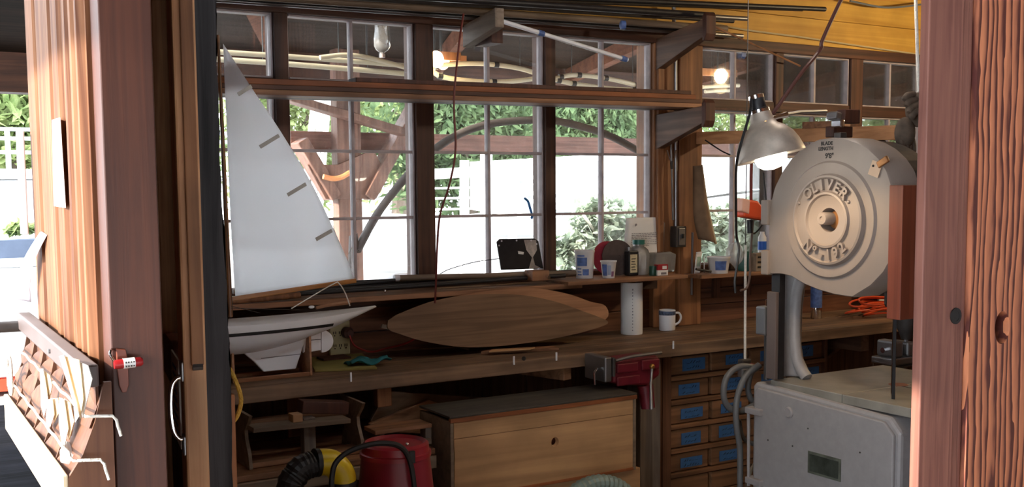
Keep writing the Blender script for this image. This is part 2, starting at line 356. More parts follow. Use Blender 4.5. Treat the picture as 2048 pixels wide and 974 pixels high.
# ------------------------------------------------------------------ covered area outside: roof, rafters, beam, post with braces
struct(MB().box(1.15, 30, 4.42, 9.2, 2.80, 2.88).build('roof_outer', roofw))
struct(MB().box(-14, 1.1, 4.7, 7.1, 2.42, 2.5).build('roof_side', roofw))
m = MB()
for i in range(12): m.bar((1.3+i*1.5, 4.5, 2.72), (3.1+i*1.5, 9.0, 2.72), .09, .13)
struct(m.build('trim_rafters', rafter_y))
struct(MB().box(1.15, 30, 9.05, 9.2, 2.5, 2.80).build('trim_fascia', frame_x))
struct(MB().box(-14, 1.2, 6.95, 7.1, 2.19, 2.42).build('trim_eave', frame_x))
YP = 8.75
def pv(x, y, Y=YP): return aY(x, y, Y)
struct(MB().bar((pv(590, 282).x-.02, YP+.13, pv(700, 282).z), (15, YP+.13, pv(700, 282).z), .16, .16).build('trim_beam', pav_x, bevel=.006))
t = thing('timber_post', 'heavy timber post with two knee braces seen through the second window', 'post', (pv(690, 300).x, YP, 0))
px = pv(690, 300).x
MB().box(px-.11, px+.11, YP-.1, YP+.04, 0, 2.8).build('post', pav, t, bevel=.008)
for s, a, b, c, d in ((-1, (592, 282), (660, 395), 0, 0), (1, (830, 205), (725, 395), 0, 0)):
    A, B = pv(*a), pv(*b)
    MB().bar((A.x, YP-.06, A.z), (B.x, YP-.06, B.z), .1, .22, (0, 1, 0)).build('brace', pav, t, bevel=.008)
MB().prism([tuple(pv(x, y)-Vector((0, .13, 0))) for x, y in ((604, 330), (640, 398), (741, 398), (765, 355), (735, 300), (665, 330))], (0, .05, 0)).build('gusset', pav, t, bevel=.005)
MB().bar(pv(560, 200)-Vector((0, .2, 0)), pv(790, 268)-Vector((0, .2, 0)), .06, .17, (0, 1, 0)).build('tie_timber', pav, t, bevel=.006)
tag(MB().tube(curve([pv(x, y)-Vector((0, .24, 0)) for x, y in ((626, 354), (645, 358), (662, 355), (678, 346))]), .022).build('orange_strap', paint('orange_strap', (226, 150, 96), .6)), 'curved orange strap hung across the knee brace outside', 'strap')
tag(MB().tube(curve([aY(*p, 5.) for p in ((698, 1150), (705, 520), (715, 500), (760, 420), (830, 335), (900, 278), (980, 248), (1085, 240), (1150, 250), (1220, 272), (1290, 310), (1310, 325))]), .021, 10).build('bent_pipe', paint('weathered_pipe', (92, 86, 84), .6, var=.2), smooth=True), 'grey bent pipe arching across the outside of the windows', 'pipe')
# pale spars and bent hoops slung under the outer roof
spar = paint('pale_spar', (226, 218, 190), .5, var=.08)
def sling(p, t): MB().tube([p, Vector((p.x, p.y, 2.8))], .003, 6).build('sling', black, t)
def spar_at(pts, r, label, Y=5.6):
    P = curve([aY(*p, Y) for p in pts]); t = thing('spar', label, 'spar', P[0], 'pale spars slung outside')
    MB().tube(P, r, 10).build('shaft', spar, t, smooth=True)
    for k in (.25, .75): sling(P[int(k*len(P))], t)
spar_at([(425, 103), (560, 112), (700, 122), (830, 133)], .014, 'upper of the two long straight pale spars outside')
spar_at([(425, 118), (560, 127), (700, 138), (840, 150)], .015, 'lower of the two long straight pale spars outside', 5.7)
spar_at([(640, 115), (690, 110), (740, 116), (822, 138)], .013, 'short curved pale spar arching above the straight ones', 5.5)
def hoop(pts, label, nb):
    P = [aY(*p, 6.2) for p in pts]; P = curve(P+[P[0]]); 
    t = thing('bent_hoop', label, 'hoop', P[0], 'pale bent hoops slung outside')
    MB().tube(P[:-1], .016, 10, closed=True).build('hoop', spar, t, smooth=True)
    for k in (.25, .75): sling(P[int(k*len(P)*.5)], t)
    for k in range(nb):
        c = P[int((k+.5)*len(P)/nb)]; MB().lathe([(.02, -.016), (.02, .016)], c, (1, 0, 0), 12).build('lashing', black, t)
hoop([(862, 142), (880, 131), (960, 127), (1040, 137), (1078, 153), (1030, 162), (960, 163), (890, 155)], 'long pale bent hoop seen in the third transom', 5)
hoop([(1106, 158), (1150, 150), (1220, 158), (1284, 174), (1280, 180), (1210, 176), (1140, 166)], 'long pale bent hoop with dark lashings seen in the fourth transom', 9)
spar_at([(1405, 174), (1440, 172), (1478, 171)], .015, 'upper short pale spar beneath the lit bulb outside', 6.4)
spar_at([(1410, 183), (1440, 181), (1458, 181)], .015, 'lower short pale spar beneath the lit bulb outside', 6.55)
glow = emit('lit_bulb', (255, 224, 170), 9)
def bulb(x, y, Y, label):
    p = aY(x, y, Y); t = thing('bulb_fixture', label, 'lamp', p, 'bulbs under the outer roof')
    MB().ball(p, (.042, .042, .05)).build('bulb', glow, t, smooth=True)
    MB().bar(p+Vector((-.16, .06, .03)), p+Vector((.2, .06, .03)), .03, .05).build('batten', orange_z, t)
    MB().tube([p+Vector((.02, .06, .05)), Vector((p.x+.02, p.y+.06, 2.8))], .006).build('cord', black, t)
    l = bpy.data.lights.new('bulb_light', 'POINT'); l.energy = 5; l.color = (1, .7, .35); l.shadow_soft_size = .05
    o = bpy.data.objects.new('bulb_light', l); C.objects.link(o); o.location = p-Vector((0, 0, .08)); o.parent = t; o.matrix_parent_inverse = world_of(t).inverted()
bulb(872, 118, 6, 'left of the two lit bulbs glowing in the third transom')
bulb(886, 124, 6.3, 'right of the two lit bulbs glowing in the third transom')
bulb(1442, 152, 6, 'single lit bulb on a batten in the transom above the canvas')
# translucent jug hung outside the second transom
p = aY(764, 78, 5.0); t = thing('plastic_jug', 'upturned clear plastic jug hanging outside the second transom', 'jug', p)
jugm = glass('clear_plastic', dust=.35, gloss=1.2)
MB().lathe([(.012, -.075), (.012, -.066), (.03, -.055), (.041, -.035), (.042, .0), (.038, .06), (.036, .075), (.0, .076)], p).build('jug', jugm, t, smooth=True)
MB().lathe([(.014, -.092), (.014, -.073), (0, -.073)], p).build('cap', sash, t)
MB().tube([p+Vector((0, 0, .07)), Vector((p.x, p.y, 2.8))], .003).build('string', ropew, t)
# ------------------------------------------------------------------ boats, rails, trees beyond
whiteb = paint('boat_white', (240, 240, 240), .35, var=.02)
seam = paint('boat_seam', (170, 176, 182), .5)
YB = 11.5
def bp(x, y): return aY(x, y, YB)
t = thing('covered_boat', 'long white covered boat filling the middle of the windows', 'boat', (8, 12.5, 0))
MB().prism([tuple(bp(*q)) for q in ((700, 560), (716, 437), (800, 428), (1000, 437), (1085, 440), (1180, 425), (1300, 408), (1420, 398), (1560, 380), (1560, 620), (700, 640))], (0, 2.4, 0)).build('hull', whiteb, t)
q = bp(1075, 330), bp(1560, 300), bp(1560, 372), bp(1300, 412), bp(1075, 440)
MB().prism([tuple(v+Vector((0, .1, 0))) for v in q], (.3, 2.2, .1)).build('cover', whiteb, t)
for k in range(6):
    a, b = bp(1120+k*36, 345+k*5+(k % 2)*20), bp(1146+k*36, 343+k*5+(k % 2)*20); MB().bar(a+Vector((0, .08, 0)), b+Vector((0, .08, 0)), .03, .03).build('cover_seam', seam, t)
MB().bar(bp(720, 470)-Vector((0, .02, 0)), bp(1085, 472)-Vector((0, .02, 0)), .04, .02).build('rubbing_strake', seam, t)
t = thing('railing', 'white railing with lattice panels standing behind the white boat', 'railing', (bp(900, 440).x, 11.2, 0))
for x in (905, 948, 1000, 1075):
    A, B = bp(x, 300 if x == 948 else 322), bp(x, 600); B.z = -.02; MB().bar(A-Vector((0, .3, 0)), B-Vector((0, .3, 0)), .1, .12 if x == 948 else .05, (0, 1, 0)).build('rail_post', whiteb, t)
for ya, yb in ((352, 335), (378, 372), (398, 392), (420, 412), (438, 436)):
    MB().bar(bp(795, ya)-Vector((0, .28, 0)), bp(1085, yb)-Vector((0, .28, 0)), .04, .025 if ya > 360 else .12).build('rail', whiteb, t)
for k in range(4): MB().bar(bp(952+k*9, 345)-Vector((0, .25, 0)), bp(958+k*8, 425)-Vector((0, .25, 0)), .03, .03).build('baluster', whiteb, t)
t = thing('stairs', 'white gangway stair leaning beside the lattice railing', 'stairs', (bp(1030, 420).x, 11.6, 0))
MB().bar(bp(965, 330)-Vector((0,.47,0)), bp(1025, 440)-Vector((0,.47,0)), .1, .16, (0, 1, 0)).build('stringer', whiteb, t)
for k in range(6):
    A = bp(990+k*9, 350+k*15)-Vector((0, .47, 0)); MB().bar(A, A+Vector((.42, 0, .02)), .16, .04).build('tread', seam if k % 2 else whiteb, t)
for i, (a, b) in enumerate((((628, 210), (616, 330)), ((642, 208), (632, 330)), ((655, 212), (646, 330)))):
    A, B = aY(*a, 14.5+.5*i), aY(*b, 14.5+.5*i); d = (B-A).normalized()
    tag(MB().tube([A-d*1.5, B+d*((B.z-.0)/abs(d.z))], .05).build('mast', whiteb), ('leftmost', 'middle', 'rightmost')[i]+' of three white leaning masts beyond the timber post', 'mast', 'leaning masts')
leaf_a = leafmat('fir_needles', (52, 76, 52), (132, 152, 108)); leaf_b = leafmat('bright_leaves', (96, 122, 70), (196, 206, 150)); leaf_c = leafmat('shrub_leaves', (110, 132, 108), (214, 220, 204))
bark = wood('bark', (72, 58, 48), (100, 84, 70), 'z', bump=.6)
struct(MB().box(-1.7, -1.6, -5.5, -1.3, 0, 2.72).build('wall_skyblock_left', under_z)); struct(MB().box(-1.7, 7.2, -5.6, -5.5, 0, 2.72).build('wall_skyblock', under_z)); struct(MB().box(7.1, 7.2, -5.5, 1.6, 0, 2.72).build('wall_skyblock_side', under_z))  # added unseen walls around the camera, they cut the front sky light
def foliage(c, r, n, size, droop=0):
    m = MB(); c = Vector(c); R = random.Random(int(c.x*100))
    cl = [Vector((R.gauss(0, .5)*r[0], R.gauss(0, .5)*r[1], R.gauss(0, .5)*r[2])) for _ in range(max(6, n//60))]
    for i in range(n):
        q = cl[i % len(cl)]; p = c+q+Vector((R.gauss(0, .17)*r[0], R.gauss(0, .17)*r[1], R.gauss(0, .17)*r[2]))
        e = Euler((R.uniform(-1, 1), R.uniform(-1, 1), R.uniform(0, 6.3))).to_matrix(); s = size*R.uniform(.6, 1.4)
        u = e @ Vector((s, 0, -droop*s)); v = e @ Vector((0, s*.5, 0))
        m.v += [p-u, p+v, p+u, p-v]; m.f.append((4*i, 4*i+1, 4*i+2, 4*i+3))
    return m
def tree(px_, py_, Y, rx, rz, n, mat, label, size=.16, name='leafy_tree', droop=0):
    p = aY(px_, py_, Y); t = thing(name, label, 'tree', (p.x, Y, 0), 'trees beyond the boats')
    foliage(p, (rx, .3, rz), int(n*2.2), size*.55, droop).build('crown', mat, t)
    MB().tube([(p.x, Y, -.05), (p.x+.1, Y, p.z*.5), (p.x, Y, p.z)], [.22, .18, .06]).build('trunk', bark, t)
tree(610, 230, 18, 2.0, 1.4, 2600, leaf_b, 'bright yellow-green tree behind the three masts')
tree(790, 220, 22, 2.2, 1.6, 3000, leaf_b, 'light green tree just right of the timber post')
tree(930, 250, 16, 1.7, 1.5, 4200, leaf_a, 'dark fir behind the third window', .14, 'fir_tree', .8)
tree(1060, 210, 24, 2.2, 1.6, 3600, leaf_a, 'dark fir whose crown straddles the mullion of the third and fourth windows', .16, 'fir_tree', .8)
tree(1180, 240, 20, 1.8, 1.2, 4200, leaf_a, 'dense fir behind the left half of the fourth window', .14, 'fir_tree', .8)
tree(1270, 220, 26, 2.0, 1.4, 3600, leaf_a, 'tall fir at the right edge of the fourth window', .16, 'fir_tree', .8)
tree(1440, 240, 28, 2.0, 1.2, 2400, leaf_b, 'pale green tree behind the clamp lamp')
tree(1600, 230, 30, 2.2, 1.4, 2400, leaf_b, 'pale green tree above the bandsaw beam')
tree(1790, 250, 32, 2.4, 1.6, 3600, leaf_b, 'light green tree in the last visible window')
def shrub(px_, py_, Y, rx, rz, n, mat, label):
    p = aY(px_, py_, Y); t = thing('shrub', label, 'shrub', (p.x, Y, 0), 'shrubs outside the windows')
    foliage(p, (rx, .2, rz), n, .075).build('foliage', mat, t)
    m = MB()
    for k in range(5): m.tube(curve([(p.x+random.uniform(-.1, .1), Y, 0), (p.x+random.uniform(-.3, .3)*rx, Y, p.z-.2), (p.x+random.uniform(-1, 1)*rx, Y-.1, p.z+rz*.7)], 5), .02, 6)
    m.build('branches', paint('pale_branch', (206, 200, 186), .7), t)
shrub(1200, 480, 10.0, .7, .42, 2600, leaf_c, 'grey-green shrub with pale twisted branches outside the fourth window')
shrub(1450, 470, 10.4, .75, .45, 2600, leaf_c, 'grey-green shrub outside the window with the canvas')
shrub(1800, 420, 10.4, .9, .7, 2600, leaf_b, 'yellow-green shrub glimpsed right of the bandsaw')
p = aY(800, 543, 7); tag(MB().lathe([(.15, -p.z), (.15, -.05), (.16, -.03), (.16, 0), (0, .01)], p).build('bollard', white, smooth=True), 'top of a round white bollard low in the second window', 'bollard')
tag(MB().tube(curve([aY(*q, 4.298) for q in ((1049, 396), (1056, 403), (1060, 416), (1064, 430), (1063, 438))]), [.006]*8*4+[.002]).build('blue_tie', paint('bright_blue', (52, 124, 196), .5), smooth=True), 'short bright blue tie stuck on the third window', 'tie')
# ------------------------------------------------------------------ waterfront at the far left
struct(MB().box(-9, .29, 2.7, 8.8, -.1, .02).box(.29, 2.4, 4.62, 8.8, -.1, .02).build('deck', deckw, bevel=.005))
t = thing('moored_boat', 'white hull with a red-orange stripe moored beyond the dark dock', 'boat', (-1, 10.4, 0))
MB().box(-9, 3.2, 9.4, 11.4, .02, .12).build('boot_stripe', paint('red_orange_stripe', (230, 80, 50), .4), t)
MB().box(-9, 3.2, 9.4, 11.4, .12, .98).build('hull', whiteb, t, bevel=.05)
MB().box(-5, 2.6, 9.8, 11.2, .98, 1.72).build('cabin', whiteb, t, bevel=.06)
for k in range(6): MB().box(-4+k*1.05, -3.45+k*1.05, 9.77, 9.8, 1.3, 1.5).build('cabin_window', seam, t)
MB().box(-5.2, 2.7, 9.7, 11.3, 1.72, 1.8).build('cabin_roof', whiteb, t)
t = thing('fence_rail', 'thin grey railing lines high beyond the moored boat', 'railing', (-1, 13, 0))
for z in (2.05, 2.2, 2.3): MB().bar((-8, 13, z), (4, 13, z), .04, .04).build('rail', seam, t)
for k in range(8): MB().bar((-7+k*1.4, 13.03, 0), (-7+k*1.4, 13.03, 2.32), .05, .05).build('rail_post', seam, t)
tree(20, 215, 13.8, 1.6, .9, 3000, leaf_b, 'tree with bright foliage at the far left under the roof edge')
tree(10, 235, 16.8, 1.4, .8, 2200, leaf_a, 'darker tree low behind the far-left foliage')
p = aY(62, 478, 9.2); t = thing('planter', 'planter with green foliage on the white boat at the far left', 'planter', p)
foliage(p+Vector((0, 0, .1)), (.18, .12, .07), 260, .04).build('foliage', leaf_b, t)
MB().box(p.x-.26, p.x+.24, 9.1, 9.3, p.z-.14, p.z).build('trough', paint('slate_blue', (110, 124, 148), .6), t)
# ================================================================== bench, shelf and what stands on them
t = thing('workbench', 'long worn wooden workbench built along the window wall', 'workbench', (3.5, 4, 0))
m = MB()
for i, (y0, y1) in enumerate(((3.765, 3.905), (3.909, 4.06), (4.064, 4.285))): m.box(.64, 6.55, y0, y1, .86-(.012 if i else 0), .9)
m.build('worktop', bench_x, t, bevel=.004)
MB().box(.64, 6.55, 3.74, 3.764, .845, .9).build('front_edge', bench_x, t, bevel=.003)
MB().box(2.925, 3.04, 3.76, 3.86, 0, .845).build('leg', grey_z, t, bevel=.004)
MB().box(5.3, 5.4, 3.8, 3.9, 0, .845).build('leg', grey_z, t, bevel=.004)
MB().box(1.665, 1.725, 3.78, 3.82, .765, .85).build('cleat', orange_z, t, bevel=.003)
MB().box(1.38, 1.43, 4.0, 4.05, .64, .86).build('strut', orange_z, t, bevel=.003)
MB().bar((2.545, 3.775, .825), (2.39, 4.28, .825), .05, .075).build('bracket_arm', plank_x, t, bevel=.003)
MB().bar((4.42, 3.8, .80), (4.42, 4.28, .80), .06, .1).build('bracket_arm', plank_y, t, bevel=.003)
MB().prism([(4.40, 3.95, .76), (4.40, 4.28, .76), (4.40, 4.28, .5)], (.04, 0, 0)).build('gusset', plank_y, t, bevel=.003)
tag(MB().lathe([(.009, 0), (.009, .004), (0, .004)], aY(1047, 717, 3.742), (0, -1, 0), 14).build('bench_knot', ink), 'dark round knot in the bench front edge', 'knot')
for i, (x, y) in enumerate(((702, 752), (1028, 719), (1113, 711), (1347, 688))):
    p = aY(x, y, 3.737); tag(MB().box(p.x-.004, p.x+.004, 3.736, 3.74, p.z-.022, p.z+.014).build('paint_drip', white, bevel=.001),
        ('white drip on the bench edge just right of the model boat', 'short white drip on the bench edge left of the wedges', 'white drip on the bench edge beneath the wedges', 'white drip on the bench edge above the drawer cabinet')[i], 'drip', 'white drips on the bench edge')
# window shelf
t = thing('window_shelf', 'long narrow wooden shelf under the windows', 'shelf', (2, 4.15, 1.17))
MB().box(.64, 2.80, 4.03, 4.262, 1.150, 1.172).build('shelf_board', plank_x, t, bevel=.003)
MB().box(2.70, 3.40, 4.0, 4.255, 1.166, 1.184).build('shelf_cover_board', plank_x, t, bevel=.003)
MB().box(.64, 3.40, 4.235, 4.288, 1.10, 1.15).build('shelf_cleat', frame_x, t, bevel=.003)
t = thing('window_ledge', 'short ledge under the window with the canvas', 'shelf', (3.95, 4.15, 1.15))
MB().box(3.57, 4.34, 4.10, 4.262, 1.148, 1.168).build('shelf_board', plank_x, t, bevel=.003)
MB().box(3.55, 5.4, 4.262, 4.288, 1.03, 1.08).build('shelf_cleat', frame_x, t, bevel=.003)
for x in (3.60, 3.78, 4.0): MB().box(x, x+.04, 4.24, 4.262, 1.03, 1.148).build('bracket', frame_z, t)
# poles lying along the shelf
def pole(a, b, Y, r, mat, label, tip=None, g='poles on the window shelf', z=None):
    A, B = aY(*a, Y), aY(*b, Y)
    t = thing('pole', label, 'pole', (A+B)/2, g); MB().tube([A, A.lerp(B, .5)+Vector((0, 0, -.002)), B], r, 10).build('shaft', mat, t, smooth=True)
    if tip: d = (B-A).normalized(); MB().lathe([(r*1.08, -.002), (r*1.08, .02), (0, .021)], A+d*.012, -d, 12).build('tip', tip, t)
pole((500, 594), (1000, 560), 4.07, .009, black, 'dark pole lowest and nearest the shelf front')
pole((555, 585), (1130, 551), 4.11, .010, blackp, 'dark pole second from the shelf front')
pole((470, 583), (1142, 543), 4.20, .010, black, 'dark pole nearest the glass', white)
pole((640, 568), (1062, 545), 4.235, .008, blackp, 'thin dark pole against the sash')
pole((792, 556), (1150, 546), 4.15, .013, grey_x, 'brown wooden pole with a white left tip', white)
pole((600, 579), (790, 560), 4.13, .007, black, 'short dark pole with a silver screw beside the boom', steel)
pole((440, 604), (600, 590), 4.05, .012, orange_z, 'orange-brown stick at the left end of the shelf')
p = aY(1075, 552, 4.09); t = thing('clamp_block', 'small wooden clamp block with a silver pin on the poles', 'clamp', p)
MB().box(p.x-.045, p.x+.045, 4.06, 4.13, 1.192, 1.237).build('block', plank_x, t, bevel=.003); MB().tube([p+Vector((.03, -.028, .0)), p+Vector((.03, -.05, -.006))], .008, 10).build('pin', chrome, t, smooth=True)
q = aY(770, 581, 4.05); tag(MB().ball(q+Vector((0, 0, -.002)), .007, 8).build('screw', chrome, smooth=True), 'small shiny screw on the shelf edge beneath the poles', 'screw')
tag(MB().tube(curve([aY(*k, 4.22) for k in ((880, 548), (900, 538), (950, 524), (1000, 517))]), .002, 6).build('thin_wire', black), 'thin dark wire bowing up from the poles to the black plate', 'wire')
# black plate with torn paper
P = [aY(*k, 4.24) for k in ((994, 484), (1000, 478), (1070, 477), (1077, 482), (1087, 537), (1003, 540))]
t = thing('black_plate', 'black plate with rivets and torn paper leaning on the third window', 'plate', aY(1045, 540, 4.24))
MB().prism(P, (0, .008, 0)).build('plate', blackp, t, bevel=.002)
MB().prism([aY(*k, 4.238) for k in ((1048, 480), (1072, 480), (1074, 500), (1066, 514), (1070, 530), (1082, 536), (1058, 537), (1064, 515), (1053, 500))], (0, .0015, 0)).build('torn_paper', paint('torn_paper', (176, 166, 158), .9, var=.3, scale=40), t)
MB().prism([aY(*k, 4.238) for k in ((1036, 502), (1048, 504), (1047, 509), (1037, 508))], (0, .0015, 0)).build('torn_paper', paper, t)
for k in ((1003, 482), (1033, 481), (1062, 481), (998, 491), (1073, 488)): MB().lathe([(.004, 0), (.004, .002), (0, .002)], aY(*k, 4.239), (0, -1, 0), 10).build('rivet', white, t)
# containers on the shelf
def tapered(name, label, cat, x, yb, yt, wt, wb, Y, mat, printer=None, g=None):
    b = aY(x, yb, Y); b.z = 1.185; top = aY(x, yt, Y); h = top.z-b.z; k = (b-CAM).dot(FW)/F_PX; rt, rb = wt*k/2, wb*k/2
    t = thing(name, label, cat, b, g)
    MB().lathe([(rb, 0), (rb+(rt-rb)*.9, h*.9), (rt*1.04, h*.93), (rt*1.04, h), (rt*.96, h), (rb*.95, .01), (0, .01)], b).build('body', mat, t, smooth=True)
    if printer: printer(t, b, h, rb, rt)
    return t
def wrap(t, b, rb, rt, h, u0, u1, v0, v1, mat, name):
    """a print lying on the wall of a tapered tub; u is an angle in degrees from the direction to the viewer, v a share of the height"""
    a0 = math.atan2(CAM.y-b.y, CAM.x-b.x)
    def f(u, v):
        hh = v0+(v1-v0)*v; a = a0+math.radians(u0+(u1-u0)*u); r = rb+(rt-rb)*hh+.0012; return b+Vector((r*math.cos(a), r*math.sin(a), h*hh))
    MB().grid(f, 8, 3).build(name, mat, t, smooth=True)
def pr1(t, b, h, rb, rt):
    for u0, u1, v0, v1 in ((-50, 15, .45, .75), (-45, 0, .78, .84), (-12, 28, .12, .34), (-48, -18, .12, .16), (-48, -20, .22, .26), (-48, -20, .33, .37)): wrap(t, b, rb, rt, h, u0, u1, v0, v1, bluep, 'blue_print')
tapered('plastic_tub', 'tall white plastic tub with blue printing at the right of the poles', 'tub', 1169, 556, 500, 40, 34, 4.13, plast, pr1)
def pr2(t, b, h, rb, rt):
    wrap(t, b, rb, rt, h, -55, -12, .15, .8, bluep, 'blue_print'); wrap(t, b, rb, rt, h, -8, 20, .2, .75, paint('grey_print', (150, 160, 180), .5), 'grey_print'); wrap(t, b, rb, rt, h, 24, 50, .1, .4, paint('violet_print', (130, 90, 120), .5), 'violet_print')
tapered('plastic_cup', 'small white printed cup in front of the sanding discs', 'cup', 1217, 556, 521, 32, 24, 4.07, plast, pr2)
for k, (x, y, r, mat, lab) in enumerate(((1216, 524, .083, paint('red_abrasive', (140, 30, 48), .8, scale=80), 'dark red round disc leaning behind the small cup'), (1236, 522, .086, paint('grey_abrasive', (78, 66, 62), .9, scale=80), 'dark grey round disc leaning against the red disc'))):
    p = aY(x, y, 4.2-k*.025); p.z = 1.186+r*.98; tag(MB().lathe([(r, 0), (r, .004), (.012, .004), (.012, .003), (0, .003)], p, (-.15, -1, .2), 40).build('sanding_disc', mat, smooth=True), lab, 'disc')
# black tin with pale label
b = aZ(1265, 551, 1.185); t = thing('black_tin', 'flat black tin with a cream label beside the small cup', 'tin', b)
MB().box(b.x-.03, b.x+.03, b.y-.012, b.y+.03, 1.185, 1.305).build('body', blackp, t, bevel=.006); MB().box(b.x-.024, b.x+.018, b.y-.0145, b.y-.0125, 1.2, 1.287).build('label', paint('cream_label', (196, 184, 150), .7, var=.2, scale=80), t)
for k in range(5): MB().box(b.x-.018, b.x+.008-.006*(k % 2), b.y-.0155, b.y-.0145, 1.212+k*.013, 1.216+k*.013).build('label_line', ink, t)
MB().lathe([(.011, 0), (.011, .018), (0, .018)], (b.x-.014, b.y+.01, 1.303)).build('cap', steel, t, smooth=True)
clear = glass('milky_plastic', dust=.5, gloss=1.3)
b = aZ(1277, 548.5, 1.185); t = thing('clear_jug', 'cloudy round jug with a green screw cap', 'jug', b)
MB().lathe([(.05, 0), (.054, .01), (.054, .1), (.046, .122), (.025, .138), (.025, .15), (0, .15)], b).build('body', clear, t, smooth=True)
MB().lathe([(.03, .146), (.03, .168), (0, .168)], b).build('cap', paint('green_cap', (40, 104, 92), .4), t, smooth=True)
b = aZ(1316, 545, 1.185); t = thing('grey_tub', 'wide translucent grey tub at the end of the shelf', 'tub', b)
MB().prism([(b.x-.045, b.y-.03, 1.186), (b.x+.085, b.y-.03, 1.186), (b.x+.095, b.y-.03, 1.275), (b.x+.06, b.y-.03, 1.288), (b.x-.04, b.y-.03, 1.284)], (0, .07, 0)).build('body', glass('grey_tub_plastic', dust=.42, gloss=1.2, tint=(.8, .8, .74)), t, bevel=.008)
b = aZ(1306, 551, 1.185); tag(MB().lathe([(.018, 0), (.019, .003), (.019, .043), (.017, .046), (0, .046)], b).build('green_tin', paint('dark_green_tin', (28, 72, 58), .4), smooth=True), 'small dark green tin beside the red and white box', 'tin')
b = aZ(1326, 551, 1.185); t = thing('small_box', 'small red and white printed box at the shelf end', 'box', b)
MB().box(b.x-.031, b.x+.031, b.y, b.y+.03, 1.185, 1.211).build('lower_panel', paper, t, bevel=.001); MB().box(b.x-.031, b.x+.031, b.y, b.y+.03, 1.211, 1.238).build('upper_panel', paint('red_print', (160, 34, 42), .5), t, bevel=.001)
MB().box(b.x-.004, b.x+.022, b.y-.001, b.y, 1.216, 1.231).build('white_flash', paper, t); MB().box(b.x-.012, b.x+.02, b.y-.001, b.y, 1.19, 1.2).build('print_line', paperd, t)
# typed sheet leaning on the glass
t = thing('typed_sheet', 'white typed sheet leaning on the sash behind the green-capped jug', 'paper', aY(1290, 500, 4.24))
Q = [aY(*k, y) for k, y in (((1252, 436), 4.258), ((1330, 434), 4.258), ((1326, 500), 4.235), ((1244, 497), 4.235))]
Q[2].z = Q[3].z = 1.186
MB().grid(lambda u, v: Q[0].lerp(Q[1], u).lerp(Q[3].lerp(Q[2], u), v)+Vector((0, -.006*math.sin(PI*u), 0)), 8, 8).build('sheet', paper, t, smooth=True, solid=.0008)
def onsheet(u, v): return Q[0].lerp(Q[1], u).lerp(Q[3].lerp(Q[2], u), v)+Vector((0, -.0075-.006*math.sin(PI*u), 0))
m = MB()
for k in range(8):
    u = .14
    while u < (.88 if k not in (3, 7) else .55):
        w = random.uniform(.03, .09); m.add([onsheet(u, .28+k*.032), onsheet(u+w, .28+k*.032), onsheet(u+w, .29+k*.032), onsheet(u, .29+k*.032)], [(0, 1, 2, 3)]); u += w+.015
m.add([onsheet(.2, .12), onsheet(.23, .10), onsheet(.26, .13), onsheet(.21, .16)], [(0, 1, 2, 3)])
m.build('typed_lines', paperd, t)
# paper towel roll and mug
b = Vector((3.165, 4.14, .9)); t = thing('paper_towel_roll', 'white paper towel roll standing on end on the bench', 'paper roll', b)
MB().lathe([(.052, 0), (.053, .01), (.053, .245), (.052, .25), (.021, .25), (.021, .235), (0, .235)], b, n=36).build('paper', paper, t, smooth=True)
MB().lathe([(.021, .2), (.021, .251), (.019, .251), (.019, .2)], b).build('core', chest_x, t)
for k in range(14): wrap(t, b, .053, .053, .25, 3, 5+random.random()*3, .08+k*.06, .10+k*.06+random.random()*.012, paperd, 'faint_print')
b = Vector((3.385, 4.14, .9)); t = thing('mug', 'white mug with a dark patterned rim beside the paper towel roll', 'mug', b)
MB().lathe([(.036, 0), (.04, .004), (.041, .1), (.039, .103), (.037, .1), (.036, .01), (0, .008)], b).build('body', white, t, smooth=True)
wrap(t, b, .0405, .041, .1, -100, 100, .78, .98, paint('rim_pattern', (70, 84, 110), .4, var=.7, scale=90), 'rim_band')
MB().tube(curve([b+Vector((x, -x*.35, z)) for x, z in ((.036, .085), (.058, .084), (.068, .064), (.06, .04), (.038, .026))]), .0055, 8).build('handle', white, t, smooth=True)
# two oval plywood boards leaning on the shelf edge
def oval(pts, label, mat, y0, y1):
    P = [aP(*k, (0, y0, .9), (0, 1, -.11)) for k in pts]
    P = curve(P+[P[0]], 5)[:-1]
    tag(MB().prism(P, (0, .009, -.001)).build('oval_board', mat), label, 'board')
oval([(776, 641), (800, 627), (860, 604), (920, 592), (985, 588), (1050, 591), (1110, 603), (1165, 622), (1213, 641), (1206, 652), (1150, 668), (1080, 682), (1000, 692), (925, 694), (850, 683), (800, 668), (777, 658)], 'large dark lens-shaped plywood board leaning in front', ply, 3.968, 4.02)
oval([(800, 640), (860, 606), (960, 584), (1040, 577), (1085, 578), (1140, 589), (1180, 603), (1211, 612), (1212, 638), (1150, 660), (1000, 680), (860, 672)], 'paler lens-shaped plywood board showing behind the dark one', ply2, 3.978, 4.028)
tag(MB().bar((1.825, 4.09, 1.04), (2.25, 4.11, .906), .008, .016).build('wood_sliver', grey_x), 'thin pale sliver poking out left of the dark lens-shaped board', 'offcut')
